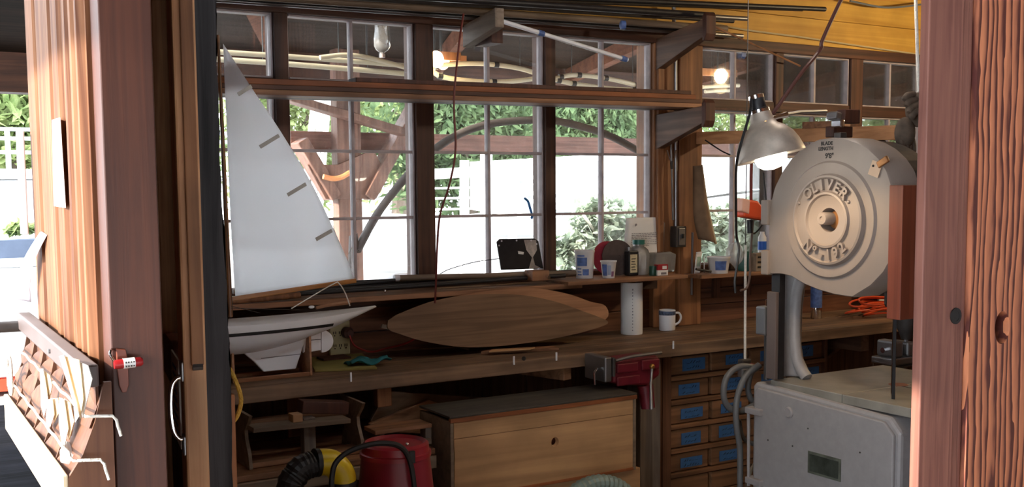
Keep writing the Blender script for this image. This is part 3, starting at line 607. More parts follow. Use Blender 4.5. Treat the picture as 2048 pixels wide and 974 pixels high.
# wedges of scrap on the bench, yellowish plywood, cloth
tag(MB().prism([aZ(*k, .901) for k in ((962, 709), (1118, 701), (1108, 697), (975, 704))], (0, 0, .012)).build('wedge_offcut', plank_x, bevel=.001), 'long flat wedge of pale wood at the bench front', 'offcut')
tag(MB().prism([aZ(*k, .914) for k in ((978, 705), (1060, 700), (1070, 697), (984, 701))], (0, 0, .006)).build('wedge_offcut', chest_x, bevel=.001), 'shorter thin wedge lying on the long flat wedge', 'offcut')
tag(MB().prism([(1.47, 3.93, .901), (1.70, 3.86, .901), (1.80, 4.24, .901), (1.56, 4.25, .901)], (0, 0, .008)).build('plywood_scrap', paint('yellowed_ply', (160, 150, 84), .7, var=.2), bevel=.001), 'yellowish plywood scrap under the model boat stern', 'offcut')
tag(MB().box(1.58, 1.70, 4.12, 4.2, .91, .918).build('dark_offcut', redw_d), 'small dark offcut lying on the yellowish plywood scrap', 'offcut')
c = Vector((1.70, 3.95, .912)); R = random.Random(4)
tag(MB().grid(lambda u, v: c+Vector(((u-.5)*.17, (v-.5)*.09, .012+.014*math.sin(9*u+4*v)*math.sin(7*v+1))), 14, 8).build('teal_cloth', tealp, smooth=True, solid=.003), 'crumpled teal cloth on the yellowish plywood scrap', 'cloth')
# outlet with plug and red cord
t = thing('outlet_box', 'cream outlet plate with many sockets behind the model boat', 'outlet', (1.715, 4.28, .93))
opl = paint('cream_outlet', (206, 196, 150), .5)
MB().box(1.668, 1.758, 4.268, 4.29, .905, 1.052).build('plate', opl, t, bevel=.004)
for i in range(3):
    for j in range(2):
        x, z = 1.688+i*.025, .94+j*.055; m = MB(); m.box(x-.006, x-.003, 4.2665, 4.268, z, z+.011); m.box(x+.003, x+.006, 4.2665, 4.268, z, z+.011); m.box(x-.002, x+.002, 4.2665, 4.268, z-.009, z-.004); m.build('socket', ink, t)
MB().lathe([(.018, 0), (.024, .005), (.024, .03), (.014, .04), (0, .04)], (1.735, 4.268, 1.0), (.2, -1, 0)).build('plug', paint('brown_plug', (84, 56, 50), .5), t, smooth=True)
MB().tube(curve([(1.74, 4.23, .99), (1.76, 4.22, .945), (1.83, 4.22, .914), (1.9, 4.22, .922), (1.97, 4.15, .95), (2.05, 4.12, 1.0)]), .004, 8).build('cord', paint('red_cord', (168, 48, 40), .5), t, smooth=True)
# ------------------------------------------------------------------ model yacht on its stand
YB_ = 3.93
def mb(x, y, Y=YB_): return aY(x, y, Y)
t = thing('model_yacht', 'white model sailing yacht with tall sail standing on the bench', 'model boat', (1.3, YB_, .93))
XS, XE = .70, mb(750, 614).x
def sheer(u): return 1.118+.024*(2*u-1)**2
def hb(u): return max(.004, .125*math.sin(PI*(u*.93+.05))**.8)
def dep(u): return .004+.115*math.sin(PI*min(1, u*.86+.14))**1.1
def hp(u, v):
    s = (v-.5)*2; a = abs(s); th = a*PI/2
    return Vector((XS+(XE-XS)*u, YB_+math.copysign(hb(u)*math.sin(th)**.8, s), sheer(u)-dep(u)*math.cos(th)**.9))
m = MB().grid(hp, 30, 16); m.build('hull', hullw, t, smooth=True)
MB().grid(lambda u, v: Vector((XS+(XE-XS)*u, YB_+(2*v-1)*hb(u)*.995, sheer(u)+.003*(1-(2*v-1)**2))), 30, 6).build('deck', hullw, t, smooth=True)
def stripe(z0, z1):
    def f(u, v):
        u = .02+u*.78; z = z0+(z1-z0)*v+.012*(u-.3); c = min(1, max(0, (sheer(u)-z)/dep(u)))**(1/.9); th = math.acos(c)
        return Vector((XS+(XE-XS)*u, YB_-hb(u)*math.sin(th)**.8-.0015, z))
    return f
MB().grid(stripe(1.078, 1.090), 30, 2).build('waterline_stripe', ink, t)
MB().prism([mb(*k)-Vector((0, .012, 0)) for k in ((440, 690), (480, 700), (508, 724), (526, 743), (590, 737), (602, 700), (616, 655), (600, 640), (450, 655))], (0, .024, 0)).build('keel', hullw, t, bevel=.004)
for a, b in (((455, 694), (606, 676)), ((520, 716), (600, 707))): MB().bar(mb(*a)-Vector((0, .0135, 0)), mb(*b)-Vector((0, .0135, 0)), .002, .0025).build('keel_seam', paint('grey_seam', (120, 116, 116), .6), t)
MB().prism([mb(*k)-Vector((0, .006, 0)) for k in ((604, 660), (641, 650), (641, 700), (606, 706))], (0, .012, 0)).build('skeg', hullw, t, bevel=.002)
arc = [mb(641+24*math.sin(a)+1, 682-23*math.cos(a))-Vector((0, .006, 0)) for a in [PI*k/14 for k in range(15)]]
MB().prism(arc, (0, .012, 0)).build('rudder', hullw, t, bevel=.002)
MB().bar(mb(611, 681)-Vector((0, .008, 0)), mb(640, 678)-Vector((0, .008, 0)), .002, .002).build('skeg_seam', ink, t)
# rig
mast_b, mast_t = mb(461, 634), mb(436, 70)
MB().tube([mast_b, mast_b.lerp(mast_t, .5), mast_t], [.009, .0085, .005], 10).build('mast', varn_z, t, smooth=True)
bo0, bo1 = mb(462, 598), mb(712, 561)
MB().bar(bo0, bo1, .012, .018).build('boom', varn, t, bevel=.003)
leech = [(446, 88), (500, 172), (560, 262), (620, 362), (662, 448), (694, 520), (706, 557)]
luff = [(446, 88), (449, 170), (453, 260), (457, 360), (461, 450), (466, 530), (470, 592)]
LE = curve([mb(*k) for k in leech], 5); LU = curve([mb(*k) for k in luff], 5)
def sail(u, v):
    i = min(len(LE)-2, int(u*(len(LE)-1))); f_ = u*(len(LE)-1)-i; a = LU[i].lerp(LU[i+1], f_); b = LE[i].lerp(LE[i+1], f_)
    return a.lerp(b, v)+Vector((0, -.03*math.sin(PI*v)*math.sin(PI*min(1, u*1.0))**.7-.003, 0))
sm, snt, sb = base('sailcloth'); snt.nodes.remove(sb)
s_d, s_t, s_m = snt.nodes.new('ShaderNodeBsdfDiffuse'), snt.nodes.new('ShaderNodeBsdfTranslucent'), snt.nodes.new('ShaderNodeMixShader')
for q in (s_d, s_t): q.inputs[0].default_value = lin((250, 250, 252))
s_m.inputs[0].default_value = .96; snt.links.new(s_d.outputs[0], s_m.inputs[1]); snt.links.new(s_t.outputs[0], s_m.inputs[2]); snt.links.new(s_m.outputs[0], snt.nodes['Material Output'].inputs[0])
MB().grid(sail, 36, 14).build('sail', sm, t, smooth=True, solid=.0012)
clr = glass('clear_film', dust=.2, gloss=1)
MB().prism([mb(*k)+Vector((0, .004, 0)) for k in ((694, 520), (706, 494), (711, 557), (700, 556))], (0, .001, 0)).build('clear_leech_panel', clr, t)
MB().tube([mb(665, 449), mb(690, 521), mb(705, 493)], .0012, 6).build('leech_line', ropew, t)
bat = paint('grey_batten', (176, 172, 164), .7)
for a, b in (((476, 189), (503, 172)), ((520, 294), (558, 271)), ((575, 390), (612, 368)), ((632, 479), (664, 461))):
    A, B = mb(*a, 3.895), mb(*b, 3.905); MB().bar(A, B, .014, .003, (0, 1, 0)).build('batten', bat, t, bevel=.001)
for pts in (((583, 617), (618, 596), (668, 567), (678, 567), (690, 585), (700, 612)),): MB().tube(curve([mb(*k, 3.89) for k in pts], 4), .0022, 6).build('sheet_line', ropew, t, smooth=True)
MB().tube([mb(632, 616), mb(655, 610), mb(700, 604)], [.006, .008, .009], 8).build('tiller', plank_x, t, smooth=True)
MB().ball(mb(623, 614), (.012, .008, .006), 8).build('sheet_block', white, t, smooth=True)
for a, b in (((441, 250), (466, 630)), ((438, 85), (455, 632)), ((462, 612), (520, 626)), ((462, 616), (600, 620))): MB().tube([mb(*a, 3.915), mb(*b, 3.915)], .0012, 5).build('shroud', iron, t)
t = thing('boat_stand', 'plywood cradle with two notched uprights under the model yacht', 'stand', (1.28, 3.93, .9))
for x in (1.128, 1.425):
    zt = 1.035
    MB().prism([(x, 3.86, .902), (x, 4.0, .902), (x, 3.985, zt+.03), (x, 3.965, zt+.01), (x, 3.945, .985), (x, 3.915, .985), (x, 3.895, zt+.01), (x, 3.88, zt+.035), (x, 3.868, zt+.03)], (.009, 0, 0)).build('upright', ply2, t, bevel=.001)
MB().box(1.128, 1.434, 3.865, 3.88, .901, .915).build('rail', ply2, t); MB().box(1.128, 1.434, 3.98, 3.995, .901, .915).build('rail', ply2, t)
# ------------------------------------------------------------------ right-hand ledge
t = thing('canvas_sheet', 'brown stained canvas hanging beside the post over the ledge', 'canvas', aY(1400, 400, 4.15))
cv = paint('stained_canvas', (126, 100, 76), .9, var=.35, scale=9)
L_ = curve([aY(*k, 4.17) for k in ((1386, 332), (1386, 400), (1388, 440), (1396, 478))], 6); R_ = curve([aY(*k, 4.13) for k in ((1403, 330), (1413, 400), (1423, 450), (1432, 488))], 6)
MB().grid(lambda u, v: L_[min(len(L_)-1, int(u*(len(L_)-1)))].lerp(R_[min(len(R_)-1, int(u*(len(R_)-1)))], v)+Vector((0, -.03*math.sin(PI*v), 0)), len(L_)-1, 8).build('cloth', cv, t, smooth=True, solid=.002)
MB().tube(R_, .006, 6).build('hem', paint('pale_hem', (196, 176, 140), .8), t, smooth=True)
p = aY(1437, 543, 4.15); p.z = 1.168
def pr3(t, b, h, rb, rt): pass
t = thing('margarine_tub', 'low white tub with blue label on the ledge', 'tub', p)
MB().lathe([(.047, 0), (.057, .075), (.06, .078), (.06, .085), (.055, .085), (.045, .008), (0, .008)], p).build('body', plast, t, smooth=True); wrap(t, p, .047, .057, .08, -18, 45, .22, .8, bluep, 'blue_label')
p = aY(1470, 545, 4.18); p.z = 1.168; t = thing('plastic_bag', 'limp white plastic bag bunched on the ledge behind the low tub', 'bag', p); R = random.Random(3)
MB().grid(lambda u, v: p+Vector((.05*math.sin(PI*min(u+.12, 1))*math.cos(2*PI*v)*(1+.2*math.sin(5*2*PI*v+6*u)), .04*math.sin(PI*min(u+.12, 1))*math.sin(2*PI*v)*(1+.2*math.sin(7*PI*2*v)), .15*(1-u))), 12, 28).build('bag', glass('bag_film', dust=.55, gloss=.8), t, smooth=True)
p = aY(1393, 545, 4.2); p.z = 1.168; t = thing('printed_card', 'white folded card with green print at the left of the ledge', 'card', p)
MB().obox(p+Vector((.01, 0, .055)), (.055, .004, .11), (.1, 0, .35)).build('card', paper, t); MB().obox(p+Vector((.01, -.004, .06)), (.03, .002, .05), (.1, 0, .35)).build('print', paint('pale_green_print', (170, 196, 176), .8, var=.3, scale=60), t); MB().obox(p+Vector((.05, .0, .04)), (.05, .003, .08), (0, .3, .9)).build('flap', paper, t)
tag(MB().tube([aY(1392, 538, 4.11), aY(1422, 543, 4.11)], .006, 10).build('dark_rod', blackp), 'short dark rod lying in front of the printed card', 'rod')
p = aY(1506, 548, 4.16); p.z = 1.168; tag(MB().box(p.x-.06, p.x+.0, p.y, p.y+.05, 1.168, 1.27).build('green_carton', paint('dark_green_carton', (40, 84, 74), .6), bevel=.002), 'dark green carton behind the hanging white rope', 'carton')
p = aY(1518, 550, 4.12); p.z = 1.168; t = thing('label_carton', 'tan carton with dark lettering beside the bandsaw cover', 'carton', p)
MB().box(p.x-.03, p.x+.08, p.y-.01, p.y+.05, 1.168, 1.262).build('body', grey_x, t, bevel=.002)
for k in range(3): MB().box(p.x-.02, p.x+.03+.01*k, p.y-.012, p.y-.01, 1.185+k*.026, 1.195+k*.026).build('printing', ink, t)
p = aY(1524, 508, 4.2); p.z = 1.168; t = thing('blue_capped_bottle', 'white bottle with a bright blue band left of the bandsaw cover', 'bottle', p)
MB().lathe([(.022, 0), (.022, .17), (.012, .19), (.012, .2), (0, .2)], p).build('body', plast, t, smooth=True); MB().lathe([(.0228, .105), (.0228, .15)], p).build('blue_band', paint('bright_blue_band', (34, 92, 190), .5), t)
# switch box, conduit and the wire-handled rod on the post
t = thing('switch_box', 'grey metal switch box with conduit on the post', 'switch box', aY(1352, 470, 4.22))
p = aY(1353, 472, 4.22); MB().box(p.x-.03, p.x+.035, 4.185, 4.235, p.z-.055, p.z+.05).build('box', iron, t, bevel=.004); MB().box(p.x-.016, p.x+.024, 4.18, 4.185, p.z-.045, p.z+.04).build('cover', steel, t, bevel=.002); MB().box(p.x, p.x+.008, 4.168, 4.18, p.z-.01, p.z+.012).build('toggle', ink, t)
MB().tube([(p.x-.003, 4.222, p.z+.05), (p.x-.012, 4.222, 2.3)], .0095, 10).build('conduit', steel, t, smooth=True)
tag(MB().tube([(3.487, 4.222, 2.376), (3.49, 4.24, 2.9)], .011, 10).build('conduit', steel, smooth=True), 'grey conduit rising across the header board', 'conduit')
t = thing('wire_handle_rod', 'steel rod with a triangular wire handle hung on the post', 'rod', aY(1344, 330, 4.2))
def hk(x, y): return aY(x, y, 4.2)
MB().tube(curve([hk(1340, 284), hk(1328, 276), hk(1333, 266), hk(1347, 265), hk(1350, 276), hk(1343, 288)], 5), .004, 8).build('handle', chrome, t, smooth=True)
MB().tube([hk(1342, 286), hk(1346, 440)], .0055, 8).build('shaft', steel, t, smooth=True)
MB().tube([hk(1334, 300), hk(1344, 334), hk(1352, 300)], .003, 8).build('spreader', chrome, t); MB().tube([hk(1343, 322), hk(1344, 338)], .008, 8).build('collar', iron, t)
tag(MB().tube([aY(1385, 465, 4.2), aY(1383, 590, 4.2)], .006, 8).build('thin_rod', steel, smooth=True), 'thin upright metal rod on the right edge of the post', 'rod')
# can, orange cord coil, litter box, vise further along the bench
p = aZ(1632, 637, .9); t = thing('spray_can', 'shiny can with a blue band on the bench behind the bandsaw neck', 'can', p)
MB().lathe([(.028, 0), (.03, .004), (.03, .1), (.028, .104), (0, .104)], p).build('base_band', chrome, t, smooth=True); MB().lathe([(.0305, .06), (.0305, .17), (.026, .185), (0, .185)], p).build('blue_label', bluep, t, smooth=True); MB().lathe([(.02, .183), (.02, .215), (0, .215)], p).build('cap', blackp, t)
R = random.Random(9)
t = thing('extension_cord', 'tangled orange extension cord heaped on the bench', 'cord', (4.85, 4.02, .9))
for k in range(7):
    cx, cy, rx, ry, z = 4.83+R.uniform(-.1, .1), 3.95+R.uniform(-.03, .03), R.uniform(.2, .33), R.uniform(.07, .11), .917+k*.012
    ph = R.uniform(0, 6)
    MB().tube(curve([(cx+rx*math.cos(ph+a), cy+ry*math.sin(ph+a), z+.012*math.sin(2*a+k)+(.1*max(0, math.sin(a+ph+2.2))**3 if k > 3 else 0)) for a in [2*PI*j/16 for j in range(16)]], 3), .0055, 7).build('loop', cordr, t, smooth=True)
t = thing('litter_jug', 'dark box with white lettering on the bench behind the blade guard', 'box', (5.03, 4.15, .9))
MB().box(4.90, 5.16, 4.12, 4.24, .9, 1.17).build('body', paint('dark_box', (40, 42, 52), .5), t, bevel=.01); MB().box(4.90, 5.162, 4.118, 4.242, .93, .97).build('white_band', paper, t)
MB().text('Fresh', .062, (4.985, 4.1175, 1.115), (1, 0, 0), (0, 0, 1)).text('Step', .062, (4.985, 4.1175, 1.055), (1, 0, 0), (0, 0, 1)).build('lettering', paper, t)
tag(MB().lathe([(.05, 0), (.05, .2), (.03, .24), (0, .24)], (5.32, 4.1, .9)).build('teal_bottle', paint('teal_bottle', (40, 80, 84), .4), smooth=True), 'dark teal bottle right of the lettered box', 'bottle')
p = Vector((3.69, 3.02, 0)); t = thing('machine_vise', 'small grey machine vise on a stand behind the bandsaw table', 'vise', (3.69, 3.02, .85))
MB().box(3.62, 3.80, 2.96, 3.08, .86, .89).build('base', steel, t, bevel=.006); MB().box(3.64, 3.69, 2.97, 3.07, .89, .96).build('jaw', steel, t, bevel=.01); MB().box(3.72, 3.77, 2.97, 3.07, .89, .95).build('jaw', steel, t, bevel=.01)
MB().tube([(3.62, 3.02, .92), (3.80, 3.02, .92)], .012, 8).build('screw', chrome, t, smooth=True); MB().lathe([(.07, 0), (.07, .02), (.03, .03), (.03, .84), (.08, .858), (0, .858)], (3.71, 3.02, 0)).build('pedestal', iron, t, smooth=True)
t = thing('drill_press', 'dark drill head hanging above the small machine vise', 'drill press', (3.75, 3.0, 1.0)); p = aY(1806, 665, 3.0)
MB().lathe([(.02, -.03), (.03, .0), (.045, .03), (.045, .12), (0, .12)], p+Vector((.02, 0, 0))).build('chuck', iron, t, smooth=True); MB().tube([p+Vector((.02, 0, -.04)), p+Vector((.02, 0, .0))], .008, 8).build('bit', steel, t); MB().box(p.x-.05, p.x+.3, 2.93, 3.07, p.z+.1, p.z+.4).build('head', iron, t, bevel=.02); MB().tube([(p.x+.24, 3.0, 0), (p.x+.24, 3.0, p.z+.12)], .04, 12).build('column', iron, t)
# ================================================================== racks over the windows
def bracket(X, zt, zb, y_end, label, zt2=None, tip=True, mat=None):
    t = thing('rack_bracket', label, 'bracket', (X, 4.26, zb)); zt2 = zt2 or zt
    MB().prism([(X-.022, 4.262, zt), (X-.022, y_end, zt2), (X-.022, y_end, zt2-.08), (X-.022, 4.262, zb)], (.044, 0, 0)).build('arm', mat or plank_y, t, bevel=.003)
    if tip: MB().prism([(X-.03, y_end-.002, zt2+.012), (X-.03, y_end-.018, zt2+.03), (X-.03, y_end-.032, zt2+.012), (X-.03, y_end-.032, zt2-.07), (X-.03, y_end-.018, zt2-.1), (X-.03, y_end-.002, zt2-.1)], (.06, 0, 0)).build('end_stop', redw_d, t, bevel=.004)
    return t
bracket(3.42, 1.965, 1.79, 3.905, 'lower wooden bracket with end stop on the post, holding the planks', 1.985)
bracket(3.42, 2.335, 2.18, 3.905, 'upper wooden bracket with end stop high on the post, holding rods', 2.385)
t = bracket(2.34, 2.325, 2.23, 3.975, 'grey wooden bracket block above the third window', 2.363, False, plank_g)
MB().box(2.372, 2.43, 4.1, 4.25, 2.235, 2.30).build('cleat', redw_d, t, bevel=.003)
bracket(1.02, 1.955, 1.82, 3.905, 'lower wooden bracket behind the black entrance timber', 1.945)
bracket(1.02, 2.30, 2.2, 3.905, 'upper wooden bracket behind the black entrance timber', 2.30)
def zp(x): return 1.957+(x-.7)*.0096
def plank(x0, x1, y0, y1, dz, h, mat, label):
    tag(MB().bar((x0, (y0+y1)/2, zp(x0)+dz+h/2), (x1, (y0+y1)/2, zp(x1)+dz+h/2), abs(y1-y0), h).build('plank', mat, bevel=.002), label, 'plank', 'planks on the lower rack')
plank(.7, 3.47, 3.985, 4.10, 0, .02, plank_x, 'bottom wide plank lying on the lower rack')
plank(.7, 4.64, 4.12, 4.2, .002, .014, redw_d, 'long thin dark plank reaching past the clamp lamp')
plank(.9, 3.46, 3.99, 4.08, .021, .018, frame_x, 'second plank up in the lower rack')
plank(.7, 3.44, 4.0, 4.085, .040, .022, chest_edge, 'third plank up in the lower rack')
plank(1.7, 3.42, 4.01, 4.09, .063, .018, redw_d, 'short dark top plank of the lower rack')
tag(MB().tube([(.7, 4.23, 2.035), (1.53, 4.2, 2.035)], .009, 10).build('white_tube', white, smooth=True), 'short white tube behind the planks at the sail', 'tube')
def rod(x0, x1, y, za, zb, r, mat, label): za += .014; zb += .014; tag(MB().tube([(x0, y, za), ((x0+x1)/2, y, (za+zb)/2), (x1, y, zb)], r, 10).build('rod', mat, smooth=True), label, 'rod', 'rods and pipes on the upper rack')
rod(.7, 3.5, 3.95, 2.322, 2.402, .014, blackp, 'thick black rod nearest the front of the upper rack')
rod(.7, 3.75, 3.99, 2.326, 2.41, .011, steel, 'bright steel tube second from the front of the upper rack')
rod(.7, 3.7, 4.03, 2.318, 2.40, .010, iron, 'dark iron rod third from the front of the upper rack')
rod(.7, 3.7, 4.08, 2.316, 2.37, .016, grey_x, 'grey wooden pole in the middle of the upper rack')
rod(.7, 3.6, 4.13, 2.314, 2.362, .013, black, 'black pipe second from the wall on the upper rack')
rod(.7, 3.9, 4.18, 2.314, 2.36, .012, steel, 'steel tube nearest the wall on the upper rack')
rod(1.6, 4.3, 4.0, 2.372, 2.50, .012, blackp, 'black rod on top sloping up across the header')
rod(1.9, 4.2, 4.06, 2.375, 2.50, .010, iron, 'iron rod on top close behind the sloping black one')
A, B = aY(990, 38, 4.02), aY(1255, 120, 4.02); t = thing('white_tube_rod', 'bright white tube hanging at a slant below the upper rack', 'rod', A)
MB().tube([A, B], .0095, 10).build('tube', paint('bright_tube', (240, 242, 248), .3), t, smooth=True)
for k in (.33, .97): c = A.lerp(B, k); MB().tube([c+(A-B)*.02, c-(A-B)*.02], .0125, 10).build('collar', bluep, t, smooth=True)
tag(MB().lathe([(.014, 0), (.02, .004), (.02, .024), (0, .026)], aY(1240, 50, 3.98), (1, -.4, 0)).build('blue_ferrule', bluep, smooth=True), 'blue round cap on a rod end above the slanting white tube', 'cap')
for i, dz in enumerate((0, .03)):
    tag(MB().tube(curve([aY(*k, 4.27) for k in ((1400, 62), (1500, 82), (1600, 92), (1720, 108), (1860, 130))]+[Vector((6.2, 4.27, 2.31))]) if i == 0 else curve([aY(*k, 4.27) for k in ((1400, 40), (1480, 58), (1600, 74), (1720, 92), (1860, 112))]+[Vector((6.2, 4.27, 2.35))]), .005, 6).build('cable', paint('pale_cable', (196, 180, 140), .5), smooth=True),
        ('lower', 'upper')[i]+' of two pale cables stapled along the yellow header', 'cable', 'cables along the header')
tag(MB().tube(curve([aY(*k, 4.2) for k in ((1700, 2), (1760, 14), (1800, 14), (1850, 8))]), .006, 6).build('grey_cable', paint('grey_cable', (110, 116, 120), .5), smooth=True), 'grey cable drooping at the top of the header by the right jamb', 'cable')
tag(MB().tube([Vector((3.425, 3.95, 2.387)), aY(1600, 132, 4.245)], .005, 6).build('thin_stick', plank_x, smooth=True), 'thin pale stick slanting down from the upper bracket', 'stick')
tag(MB().prism([aY(*k, 4.29) for k in ((1485, 96), (1492, 96), (1493, 112), (1489, 118), (1484, 116))], (0, .004, 0)).build('blue_rag', bluep), 'scrap of blue tape hanging in the transom above the lamp', 'tape')
# hanging cords
tag(MB().tube(curve([aY(927, 28, 3.93), aY(918, 90, 3.9), aY(908, 200, 3.86), aY(911, 300, 3.84), aY(898, 372, 3.84), aY(880, 430, 3.86), aY(874, 500, 3.9), aY(872, 560, 3.94), aY(870, 606, 3.96)]), .0045, 8).build('red_cable', darkred, smooth=True), 'dark red cord hanging from the upper rack before the third window', 'cord')
tag(MB().tube(curve([aY(1700, -30, 2.6), aY(1680, 4, 2.62), aY(1645, 80, 2.62), aY(1640, 100, 2.62), aY(1600, 150, 2.6), aY(1545, 228, 2.63)]), .0065, 8).build('brown_cord', paint('brown_cord', (96, 58, 52), .5), smooth=True), 'brown cord slanting from the ceiling down to the clamp lamp', 'cord')
# wall arm above the bandsaw
Bm0, Bm1 = Vector((3.66, 4.23, 1.853)), Vector((3.80, 3.12, 1.83))
t = thing('wooden_jib', 'long square wooden arm reaching out from the post over the bandsaw', 'beam', Bm0)
MB().bar(Bm0, Bm1, .045, .062).build('arm', wood('pale_fir_arm', (176, 122, 78), (214, 160, 114), 'y'), t, bevel=.002)
MB().bar(Bm1.lerp(Bm0, .22)+Vector((0, 0, .045)), Bm1.lerp(Bm0, .42)+Vector((0, 0, .045)), .05, .03).build('block', plank_x, t, bevel=.002)
d = (Bm1-Bm0).normalized(); MB().ball(Bm1-d*.07+Vector((0, 0, -.05)), .022, 10).build('pulley', paint('blue_black_pulley', (30, 34, 56), .4), t, smooth=True)
q = Bm1-d*.07+Vector((0, 0, -.06)); MB().tube(curve([q, q+Vector((.08, -.05, -.12)), q+Vector((.12, -.1, -.3))]), .004, 6).build('line', iron, t)
MB().tube(curve([aY(1410, 280, 4.1), aY(1440, 300, 4.05), aY(1460, 310, 4.0)]), .004, 6).build('tie', black, t)
# work gloves hung by a rope
gp = aY(1832, 222, 2.5); t = thing('work_gloves', 'pair of dark work gloves hanging by a rope near the right jamb', 'gloves', gp)
glv = paint('worn_leather', (84, 70, 58), .85, var=.4, scale=25, bump=.3)
m = MB()
for k in range(4): m.tube(curve([gp+Vector((-.015+.02*(k % 2), -.012*k, .055-.018*k)), gp+Vector((-.045, -.01*k, .05-.02*k)), gp+Vector((-.062, -.01*k, .035-.022*k))], 4), [.013]*8+[.008], 10)
m.ball(gp+Vector((.01, 0, .005)), (.045, .04, .06), 12); m.build('glove', glv, t, smooth=True)
m = MB(); m.ball(gp+Vector((-.03, .02, -.075)), (.035, .035, .055), 12)
for k in range(4): m.tube(curve([gp+Vector((-.05+.018*k, .02, -.09)), gp+Vector((-.053+.018*k, .01, -.12)), gp+Vector((-.05+.018*k, .012, -.145))], 4), [.011]*8+[.007], 8)
m.build('glove', glv, t, smooth=True)
MB().tube([gp+Vector((.012, 0, .05)), gp+Vector((.02, .05, .72))], .006, 8).build('rope', ropew, t, smooth=True)
# ================================================================== bandsaw
XB = 2.8
def bs(x, y, X=XB): return aX(x, y, X)
t = BS = thing('bandsaw', 'big grey cast-iron bandsaw with raised maker lettering on its wheel cover', 'bandsaw', (XB+.2, 2.6, 0))
Uv, Vv, Nv = Vector((0, -1, 0)), Vector((0, 0, 1)), Vector((-1, 0, 0))
cen = bs(1659, 440)
outline = [(1665, 275), (1690, 276), (1715, 284), (1738, 297), (1758, 316), (1774, 340), (1783, 368), (1785, 400), (1785, 470), (1784, 515), (1768, 545), (1742, 572), (1705, 595), (1670, 590), (1635, 580), (1605, 567), (1582, 553), (1562, 548), (1536, 548), (1536, 500), (1537, 430), (1541, 403), (1549, 373), (1563, 344), (1582, 317), (1607, 293), (1636, 279)]
OP = [((bs(*k)-cen).dot(Uv), (bs(*k)-cen).dot(Vv)) for k in outline]
def r_at(a):
    dx, dy = math.cos(a), math.sin(a); best = .3
    for i in range(len(OP)):
        (x1, y1), (x2, y2) = OP[i], OP[(i+1) % len(OP)]; ex, ey = x2-x1, y2-y1; den = dx*ey-dy*ex
        if abs(den) < 1e-9: continue
        r = (x1*ey-y1*ex)/den; s_ = (x1*dy-y1*dx)/den
        if r > 0 and -1e-6 <= s_ <= 1+1e-6: best = r
    return best
NA = 160; AN = [2*PI*k/NA for k in range(NA)]; RO = [r_at(a) for a in AN]
rows = [(None, 1, -.13), (None, 1, -.006), (None, .985, 0), (.200, 0, 0), (.193, 0, .008), (.188, 0, .008), (.157, 0, .004), (.151, 0, .017), (.144, 0, .019), (.139, 0, .012), (.098, 0, .012), (.094, 0, .021), (.087, 0, .022), (.083, 0, .013), (.050, 0, .003), (.041, 0, .002), (.040, 0, -.05), (.001, 0, -.05)]
m = MB(); v = []
for r, k, h in rows:
    for a, ro in zip(AN, RO):
        rr = ro*k if r is None else r; v.append(cen+Uv*(rr*math.cos(a))+Vv*(rr*math.sin(a))+Nv*h)
m.add(v, [(i*NA+k, i*NA+(k+1) % NA, (i+1)*NA+(k+1) % NA, (i+1)*NA+k) for i in range(len(rows)-1) for k in range(NA)])
cov = m.build('wheel_cover', cream, t, smooth=True)
def arc_text(s_, rad, size, top=True, step=None):
    n = len(s_); step = step or size*.95/rad
    for i, ch in enumerate(s_):
        o = (i-(n-1)/2)*step; a = PI/2-o if top else -PI/2+o
        u = Uv*math.sin(a)-Vv*math.cos(a); w = Uv*math.cos(a)+Vv*math.sin(a)
        if not top: u, w = -u, -w
        MB().text(ch, size, cen+Uv*(rad*math.cos(a))+Vv*(rad*math.sin(a))+Nv*.015, u, w, .009, bold=.0012).build('raised_letter', cream, cov)
arc_text('OLIVER', .118, .050, True, .29)
arc_text('Nº-192', .118, .050, False, .28)
def mark(s_, x, y, size): return MB().text(s_, size, bs(x, y)+Nv*.0012, Uv, Vv+Uv*.05, .0004, bold=.0005)
for s_, x, y, k in (('BLADE', 1654, 287, .0175), ('LENGTH', 1652, 297.5, .017), ("9'8\"", 1659, 312, .024)): mark(s_, x, y, k).build('hand_lettering', ink, cov)
brown = paint('brassy_hub', (150, 104, 62), .5, .4, var=.3, scale=30)
MB().lathe([(.039, -.046), (.03, -.03), (.012, -.03), (0, -.03)], cen, Nv).build('hub_recess', brown, cov, smooth=True)
MB().lathe([(.022, -.03), (.022, .012), (.019, .016), (.008, .016), (.006, .012), (0, .012)], cen-Uv*.022+Vv*.004, Nv).build('shaft_end', cream, cov, smooth=True)
for x, y in ((1604, 406), (1703, 404)): MB().ball(bs(x, y)+Nv*.013, .006, 8).build('stud', cream, cov, smooth=True)
for y in (425, 525): MB().box(XB-.012, XB+.06, bs(1538, y).y-.006, bs(1538, y).y+.03, bs(1538, y).z-.045, bs(1538, y).z+.045).build('hinge', cream, cov, bevel=.004)
MB().obox(bs(1668, 273)+Vector((.03, 0, .004)), (.03, .03, .02)).build('top_lug', iron, cov, bevel=.003)
tg = bs(1753, 338)+Nv*.006
MB().obox(tg, (.002, .038, .048), (.35, 0, .15)).build('paper_tag', paint('tan_tag', (206, 178, 150), .8), t); MB().obox(tg+Uv*.03+Vv*.022, (.01, .045, .022), (-.5, 0, 0)).build('latch', brown, t, bevel=.003)
MB().ball(tg+Nv*.003-Uv*.006+Vv*.01, .004, 6).build('tag_eyelet', ink, t)
